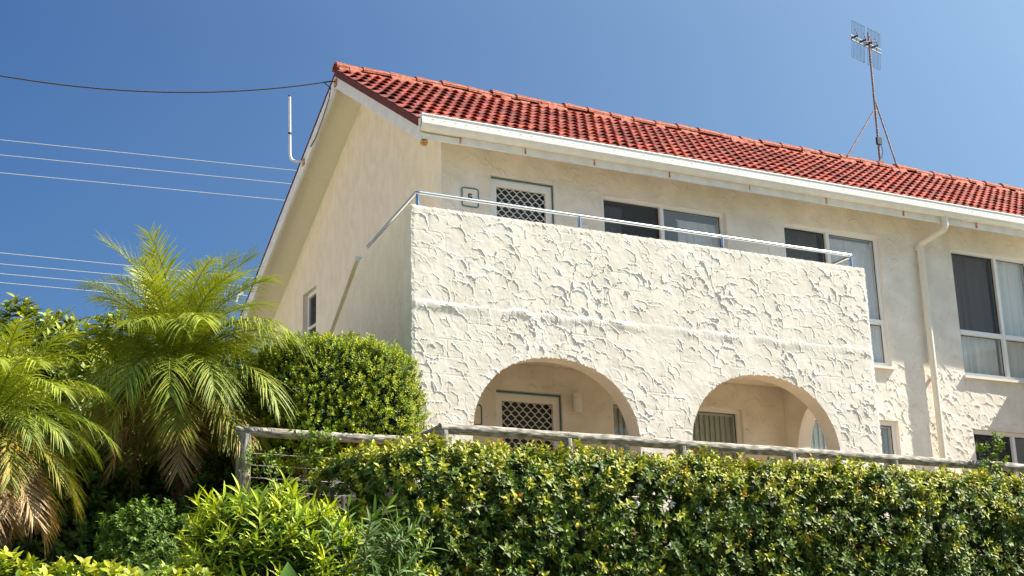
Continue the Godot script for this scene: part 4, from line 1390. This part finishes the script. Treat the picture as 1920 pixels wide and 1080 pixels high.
func oleander() -> void:
	var t := thing("narrow_leaf_shrub", "bright lime shrub with long narrow leaves before the end post", "shrub", Vector3(-3.83, -1.40, 5.1))
	var meshes := []
	for k in 3:
		meshes.append(sprig(31 + k, 17, 0.15, 0.012, 0.16, 0.0, Color(0.50, 0.58, 0.035), Color(0.20, 0.32, 0.02), 4))
	meshes.append(sprig(35, 14, 0.15, 0.012, 0.14, 0.2, Color(0.12, 0.22, 0.03), Color(0.05, 0.10, 0.02), 4))
	var front := shell(t, Vector3(0.05, 0.72, 0), Vector3(0.57, 0.47, 0.44), 2.2, 620, [meshes[3], meshes[0], meshes[1], meshes[2]], [0.12, 0.3, 0.3, 0.28], M.matte_leaf, 31, 1.1, 0.5, -0.85)
	single_leaves(t, front, 120, 0.15, 0.0125, [Color(0.2, 0.32, 0.02), Color(0.40, 0.50, 0.03), Color(0.13, 0.24, 0.02)], M.matte_leaf)
	stems(t, "stem", 26, Vector3(-0.3, 0.0, -0.25), Vector3(0.35, 1.0, 0.25), 0.012, 0.16, 2)
	# darker greyish shoots leaning over to the right of it
	var u := thing("grey_leaf_shrub", "dark grey-green narrow leaf shrub beside the lime shrub", "shrub", Vector3(-3.2, -1.3, 5.3))
	var g := sprig(41, 15, 0.16, 0.013, 0.2, 0.25, Color(0.15, 0.26, 0.06), Color(0.07, 0.13, 0.035), 4)
	var fr := shell(u, Vector3(0, 0.55, 0), Vector3(0.42, 0.40, 0.3), 2.0, 90, [g], [1.0], M.matte_leaf, 41, 0.6, 0.5, -0.6)
	single_leaves(u, fr, 20, 0.16, 0.013, [Color(0.10, 0.17, 0.06)], M.matte_leaf)
	stems(u, "stem", 12, Vector3(-0.2, 0.0, -0.15), Vector3(0.25, 0.75, 0.15), 0.01, 0.12, 1)
	# big arum-like leaf plant in front
	var b := thing("broad_leaf_plant", "plant with one large pointed dark green leaf at the bottom edge", "plant", Vector3(-3.9, -1.70, 5.8))
	for k in 3:
		var mb := MB.new()
		mb.colored = true
		var tip: Vector3 = [Vector3(0.02, 1.02, 0.0), Vector3(-0.14, 0.86, 0.05), Vector3(0.16, 0.80, 0.06)][k]
		var col := Color(0.07, 0.16, 0.02)
		leaf_shape(mb, tip + Vector3(0, -0.25, 0), Vector3([0.05, -0.35, 0.4][k], 0.95, 0.1).normalized(), Vector3(0.15, 0.1, 1.0), 0.27, 0.085, 0.1, col, 8)
		mb.tint = Color(0.09, 0.17, 0.03)
		mb.tube([Vector3(0, 0, 0), tip * 0.5, tip + Vector3(0, -0.24, 0)], 0.012, 0.006, 5, false)
		part(b, "leaf", mb.mesh(), M.leaf)

func front_hedge() -> void:
	var t := thing("low_front_hedge", "low yellow-green broad leaf hedge along the bottom left edge", "hedge", Vector3(-5.75, -2.37, 8.0))
	var kinds := [[], []]
	var cols := [[], []]
	var front := []
	for k in 2600:
		var x := rng.randf_range(-1.3, 0.85)
		var z := rng.randf_range(-0.5, 0.5)
		var top := 1.36 - 0.055 * (x + 0.5) + rng.randf_range(-0.05, 0.03)
		var dep := pow(rng.randf(), 2.0)
		if x > 0.55: top -= (x - 0.55) * 0.5
		var pos := Vector3(x, top - dep * 0.6, z * (1.0 + 0.2 * dep))
		var tr := facing(Vector3(rng.randfn(0, 0.4), 1.0, rng.randfn(0.25, 0.4)), pos, rng.randf_range(0.8, 1.2), rng.randf() * TAU)
		var kd := 1 if dep < 0.2 and rng.randf() < 0.75 else 0
		kinds[kd].append(tr)
		var b := rng.randf_range(0.8, 1.15)
		cols[kd].append(Color(b, b, b))
		if dep < 0.1: front.append(tr)
	many(t, "foliage", sprig(51, 8, 0.07, 0.017, 0.06, 0.3, Color(0.16, 0.24, 0.02), Color(0.07, 0.13, 0.015), 4), M.leaf, kinds[0], cols[0])
	many(t, "foliage", sprig(52, 9, 0.068, 0.0165, 0.06, 0.0, Color(0.5, 0.5, 0.04), Color(0.25, 0.33, 0.025), 4), M.leaf, kinds[1], cols[1])
	single_leaves(t, front, 150, 0.07, 0.017, [Color(0.5, 0.5, 0.04), Color(0.3, 0.38, 0.03), Color(0.2, 0.28, 0.02)], M.leaf)
	stems(t, "stem", 30, Vector3(-1.2, 0.0, -0.3), Vector3(0.7, 1.1, 0.3), 0.012, 0.12, 1)

# ---- palms
func frond(sd: int, len_: float, a0: float, a1: float, pairs: int, leaflet: float, live: Color, tipc: Color, hang: float) -> ArrayMesh:
	var r := RandomNumberGenerator.new()
	r.seed = sd
	var mb := MB.new()
	mb.colored = true
	var seg := 14
	var pts := [Vector3.ZERO]
	var twist := r.randf_range(-0.25, 0.25)
	for k in seg:
		var s := (k + 0.5) / seg
		var a := lerpf(a0, a1, pow(s, 1.25))
		pts.append(pts[k] + Vector3(sin(a), cos(a), twist * s) * (len_ / seg))
	mb.tint = live.lerp(Color(0.22, 0.22, 0.05), 0.4)
	mb.tube(pts, 0.011, 0.003, 5, false)
	for k in pairs:
		var s := lerpf(0.12, 0.99, float(k) / (pairs - 1))
		var f := s * seg
		var i := mini(int(f), seg - 1)
		var p: Vector3 = pts[i].lerp(pts[i + 1], f - i)
		var tan: Vector3 = (pts[i + 1] - pts[i]).normalized()
		for sg in [-1.0, 1.0]:
			if r.randf() < 0.05: continue
			var side := Vector3(0, 0, 1).cross(tan).normalized()    # in the plane of the frond
			var out := Vector3(0, 0, sg)
			var fwd := lerpf(0.45, 1.0, s) + r.randf_range(-0.15, 0.15)
			var dir := (out * lerpf(1.0, 0.55, s) + tan * fwd + side * r.randf_range(0.05, 0.45)).normalized()
			var l := leaflet * (0.55 + 0.6 * sin(PI * clampf(s * 0.9 + 0.08, 0.0, 1.0))) * r.randf_range(0.85, 1.12)
			var h := hang * r.randf_range(0.6, 1.5)
			var q := []
			var w := []
			var ww := 0.0062 * r.randf_range(0.85, 1.2)
			for e in 5:
				var u := e / 4.0
				q.append(p + dir * l * u + Vector3(0, -h * l * u * u, 0))
				w.append(maxf(0.0007, ww * (1.0 - u * u * 0.95) * (0.6 + 0.4 * minf(1.0, u * 4.0))))
			mb.tint = live.lerp(tipc, clampf(r.randf_range(-0.45, 0.75), 0.0, 1.0)) * r.randf_range(0.8, 1.15)
			mb.ribbon(q, w, side if absf(dir.dot(side)) < 0.95 else Vector3.UP)
	return mb.mesh()

func palm(label: String, base: Vector3, crown: Vector3, size: float, counts: Array, sd: int) -> void:
	var t := thing("date_palm", label, "palm tree", base, "small feather palms on the left")
	var top := crown - base
	var mb := MB.new()
	mb.colored = false
	mb.tube([Vector3(0, -0.3, 0), top * 0.3 + Vector3(0.03, 0, 0), top * 0.7, top + Vector3(0, 0.05, 0)], 0.075 * size, 0.085 * size, 12)
	var trunk := part(t, "trunk", mb.mesh(), M.bark)
	var r := RandomNumberGenerator.new()
	r.seed = sd
	mb = MB.new()     # old leaf bases
	for k in 90:
		var s := k / 90.0
		var a := k * 2.4
		var d := Vector3(cos(a), 0, sin(a))
		var p := top * s + d * 0.07 * size
		mb.tube([p, p + d * 0.05 * size + Vector3(0, 0.075 * size, 0)], 0.022 * size, 0.007 * size, 5)
	part(trunk, "leaf_base", mb.mesh(), M.bark)
	var green := Color(0.17, 0.25, 0.03)
	var lime := Color(0.44, 0.46, 0.04)
	var gold := Color(0.52, 0.42, 0.06)
	var brown := Color(0.30, 0.17, 0.065)
	var tan_ := Color(0.46, 0.33, 0.18)
	var sets := [[0.16, 1.05, 1.1, green.lerp(lime, 0.55), lime, 0.15], [0.35, 1.55, 1.1, green.lerp(lime, 0.45), lime, 0.35], [0.8, 2.15, 1.15, green.lerp(lime, 0.2), lime, 0.5], [1.25, 2.65, 1.15, green, green.lerp(gold, 0.6), 0.5], [1.8, 2.9, 1.05, green.lerp(gold, 0.15), Color(0.5, 0.25, 0.06), 0.35], [2.3, 3.05, 1.0, tan_, brown, 0.15]]
	for k in sets.size():
		var e: Array = sets[k]
		var variants := []
		for q in 3:
			variants.append(frond(sd * 100 + k * 10 + q, e[2] * size * r.randf_range(0.92, 1.08), e[0] + r.randf_range(-0.1, 0.1), e[1] + r.randf_range(-0.18, 0.18), 44, 0.29 * size, e[3], e[4], e[5]))
		var off := r.randf() * TAU
		for q in int(counts[k]):
			var az: float = off + TAU * q / counts[k] + r.randf_range(-0.22, 0.22)
			part(t, "dead_frond" if k == 5 else "frond", variants[q % 3], M.frond, Transform3D(Basis(Vector3.UP, az) * Basis.from_scale(Vector3.ONE * r.randf_range(0.85, 1.1)), top + Vector3(0, 0.06 - k * 0.05, 0) * size + Vector3(cos(az), 0, -sin(az)) * 0.06 * size))

func palms() -> void:
	palm("full feather palm with arching golden-green fronds beside the gable wall", Vector3(-3.36, -0.95, 1.55), Vector3(-3.62, 1.66, 1.55), 1.12, [9, 20, 28, 30, 30, 5], 5)
	palm("shaggy feather palm with hanging dead fronds at the left edge", Vector3(-5.22, -1.0, 2.6), Vector3(-5.44, 0.86, 2.6), 0.88, [3, 9, 14, 14, 14, 40], 6)

func back_trees() -> void:
	var lime := Color(0.42, 0.42, 0.03)
	var mid := Color(0.14, 0.20, 0.02)
	var big := sprig(61, 9, 0.15, 0.032, 0.12, 0.4, lime, mid, 4)
	var big2 := sprig(62, 9, 0.14, 0.03, 0.12, 0.4, Color(0.2, 0.27, 0.025), Color(0.09, 0.14, 0.02), 4)
	var spec := [[Vector3(-4.75, -0.6, -0.6), Vector3(1.0, 1.25, 0.7), 2.0, "yellow-green broad leaf tree behind the palm at left edge", 1300],
		[Vector3(-3.1, -0.6, -1.0), Vector3(1.1, 1.25, 0.7), 2.25, "yellow-green leafy tree behind the full palm", 1400]]
	for s in spec:
		var t := thing("leafy_tree", s[3], "tree", s[0], "trees behind the palms")
		var f := shell(t, Vector3(0, s[2] - 0.05 + 0.0, 0), s[1], 2.4, s[4], [big2, big], [0.45, 0.55], M.leaf, 61, 0.6, 0.6)
		single_leaves(t, f, 60, 0.16, 0.034, [lime, Color(0.25, 0.3, 0.03)], M.leaf)
		var mb := MB.new()
		mb.tube([Vector3(0, -0.3, 0), Vector3(0.06, 1.2, 0.03), Vector3(0, 2.5, 0)], 0.09, 0.04, 8)
		for k in 6:
			var a := k * 1.05
			mb.tube([Vector3(0.04, 1.5 + 0.1 * k, 0.02), Vector3(cos(a) * 0.5, 2.3 + 0.05 * k, sin(a) * 0.4)], 0.035, 0.012, 6)
		part(t, "trunk", mb.mesh(), M.bark)

func understorey() -> void:
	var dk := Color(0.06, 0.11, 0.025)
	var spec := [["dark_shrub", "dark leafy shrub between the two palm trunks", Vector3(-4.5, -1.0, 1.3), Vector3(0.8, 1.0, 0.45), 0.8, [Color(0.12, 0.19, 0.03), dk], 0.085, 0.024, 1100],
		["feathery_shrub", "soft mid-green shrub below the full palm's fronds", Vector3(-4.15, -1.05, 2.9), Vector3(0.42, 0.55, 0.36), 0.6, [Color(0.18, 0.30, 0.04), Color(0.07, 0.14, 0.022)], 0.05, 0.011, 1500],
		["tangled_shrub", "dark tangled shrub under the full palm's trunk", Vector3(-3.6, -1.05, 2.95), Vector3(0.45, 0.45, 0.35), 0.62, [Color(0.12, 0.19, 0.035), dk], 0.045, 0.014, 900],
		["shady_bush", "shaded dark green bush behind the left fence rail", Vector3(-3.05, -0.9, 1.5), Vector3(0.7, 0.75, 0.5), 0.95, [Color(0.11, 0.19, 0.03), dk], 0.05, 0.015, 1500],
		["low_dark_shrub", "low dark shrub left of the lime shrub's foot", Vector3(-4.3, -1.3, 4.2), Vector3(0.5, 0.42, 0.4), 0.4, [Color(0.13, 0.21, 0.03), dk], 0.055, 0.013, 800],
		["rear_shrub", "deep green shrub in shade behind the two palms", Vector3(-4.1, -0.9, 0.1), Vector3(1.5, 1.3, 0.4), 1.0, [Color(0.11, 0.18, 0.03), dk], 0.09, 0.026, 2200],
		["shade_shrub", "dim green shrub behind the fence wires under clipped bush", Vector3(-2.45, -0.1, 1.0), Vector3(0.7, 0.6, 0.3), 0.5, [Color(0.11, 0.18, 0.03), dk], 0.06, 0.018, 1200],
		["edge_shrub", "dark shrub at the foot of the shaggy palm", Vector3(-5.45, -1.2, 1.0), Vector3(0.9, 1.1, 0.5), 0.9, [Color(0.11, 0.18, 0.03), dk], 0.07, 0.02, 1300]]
	for k in spec.size():
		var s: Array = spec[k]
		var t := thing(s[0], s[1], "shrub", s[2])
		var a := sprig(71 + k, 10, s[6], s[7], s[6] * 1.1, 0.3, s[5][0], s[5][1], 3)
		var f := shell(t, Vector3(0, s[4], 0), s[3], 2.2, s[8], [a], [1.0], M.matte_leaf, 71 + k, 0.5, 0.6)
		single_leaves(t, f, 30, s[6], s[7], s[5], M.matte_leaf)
		stems(t, "stem", 12, Vector3(-0.25, 0, -0.2), Vector3(0.25, s[4] + 0.2, 0.2), 0.012, 0.15, 3)
	# light climber on the left fence wires and two weeds over the right end of the rail
	var leafm := sprig(91, 8, 0.05, 0.016, 0.09, 0.3, Color(0.26, 0.36, 0.03), Color(0.09, 0.17, 0.02), 3)
	var spots := [["climbing_weed", "light green climbing weed on the fence wires beside end post", [Vector3(-2.62, -0.5, 2.66), Vector3(-2.66, 0.4, 2.62), Vector3(-2.55, 0.96, 2.6)], 0.16, 70],
		["climbing_weed", "pale spindly weed close to the fence end post", [Vector3(-2.9, -0.5, 2.72), Vector3(-2.95, 0.3, 2.7), Vector3(-3.05, 0.62, 2.66)], 0.13, 34],
		["tall_weed", "tall green weed standing above the right end of the rail", [Vector3(5.38, 0.2, 3.32), Vector3(5.41, 0.8, 3.31), Vector3(5.44, 1.27, 3.3)], 0.05, 26],
		["tall_weed", "shorter green weed above the right end of the rail", [Vector3(5.2, 0.2, 3.32), Vector3(5.17, 0.7, 3.31), Vector3(5.13, 1.12, 3.3)], 0.04, 16]]
	for s in spots:
		var t := thing(s[0], s[1], "weed", s[2][0])
		var mb := MB.new()
		var path := []
		for p in s[2]: path.append(p - s[2][0])
		mb.tube(path, 0.007, 0.003, 5, false)
		part(t, "stem", mb.mesh(), M.twig)
		var ts := []
		var cs := []
		for k in int(s[4]):
			var u := rng.randf_range(0.45, 1.0)
			var p: Vector3 = path[1].lerp(path[2], (u - 0.5) * 2.0) if u > 0.5 else path[0].lerp(path[1], u * 2.0)
			p += Vector3(rng.randfn(0, s[3]), rng.randfn(0, 0.05), rng.randfn(0, s[3] * 0.5))
			ts.append(facing(Vector3(rng.randfn(0, 0.7), 0.6, rng.randfn(0.3, 0.6)), p, rng.randf_range(0.7, 1.2), rng.randf() * TAU))
			var b := rng.randf_range(0.8, 1.2)
			cs.append(Color(b, b, b))
		many(t, "foliage", leafm, M.matte_leaf, ts, cs)
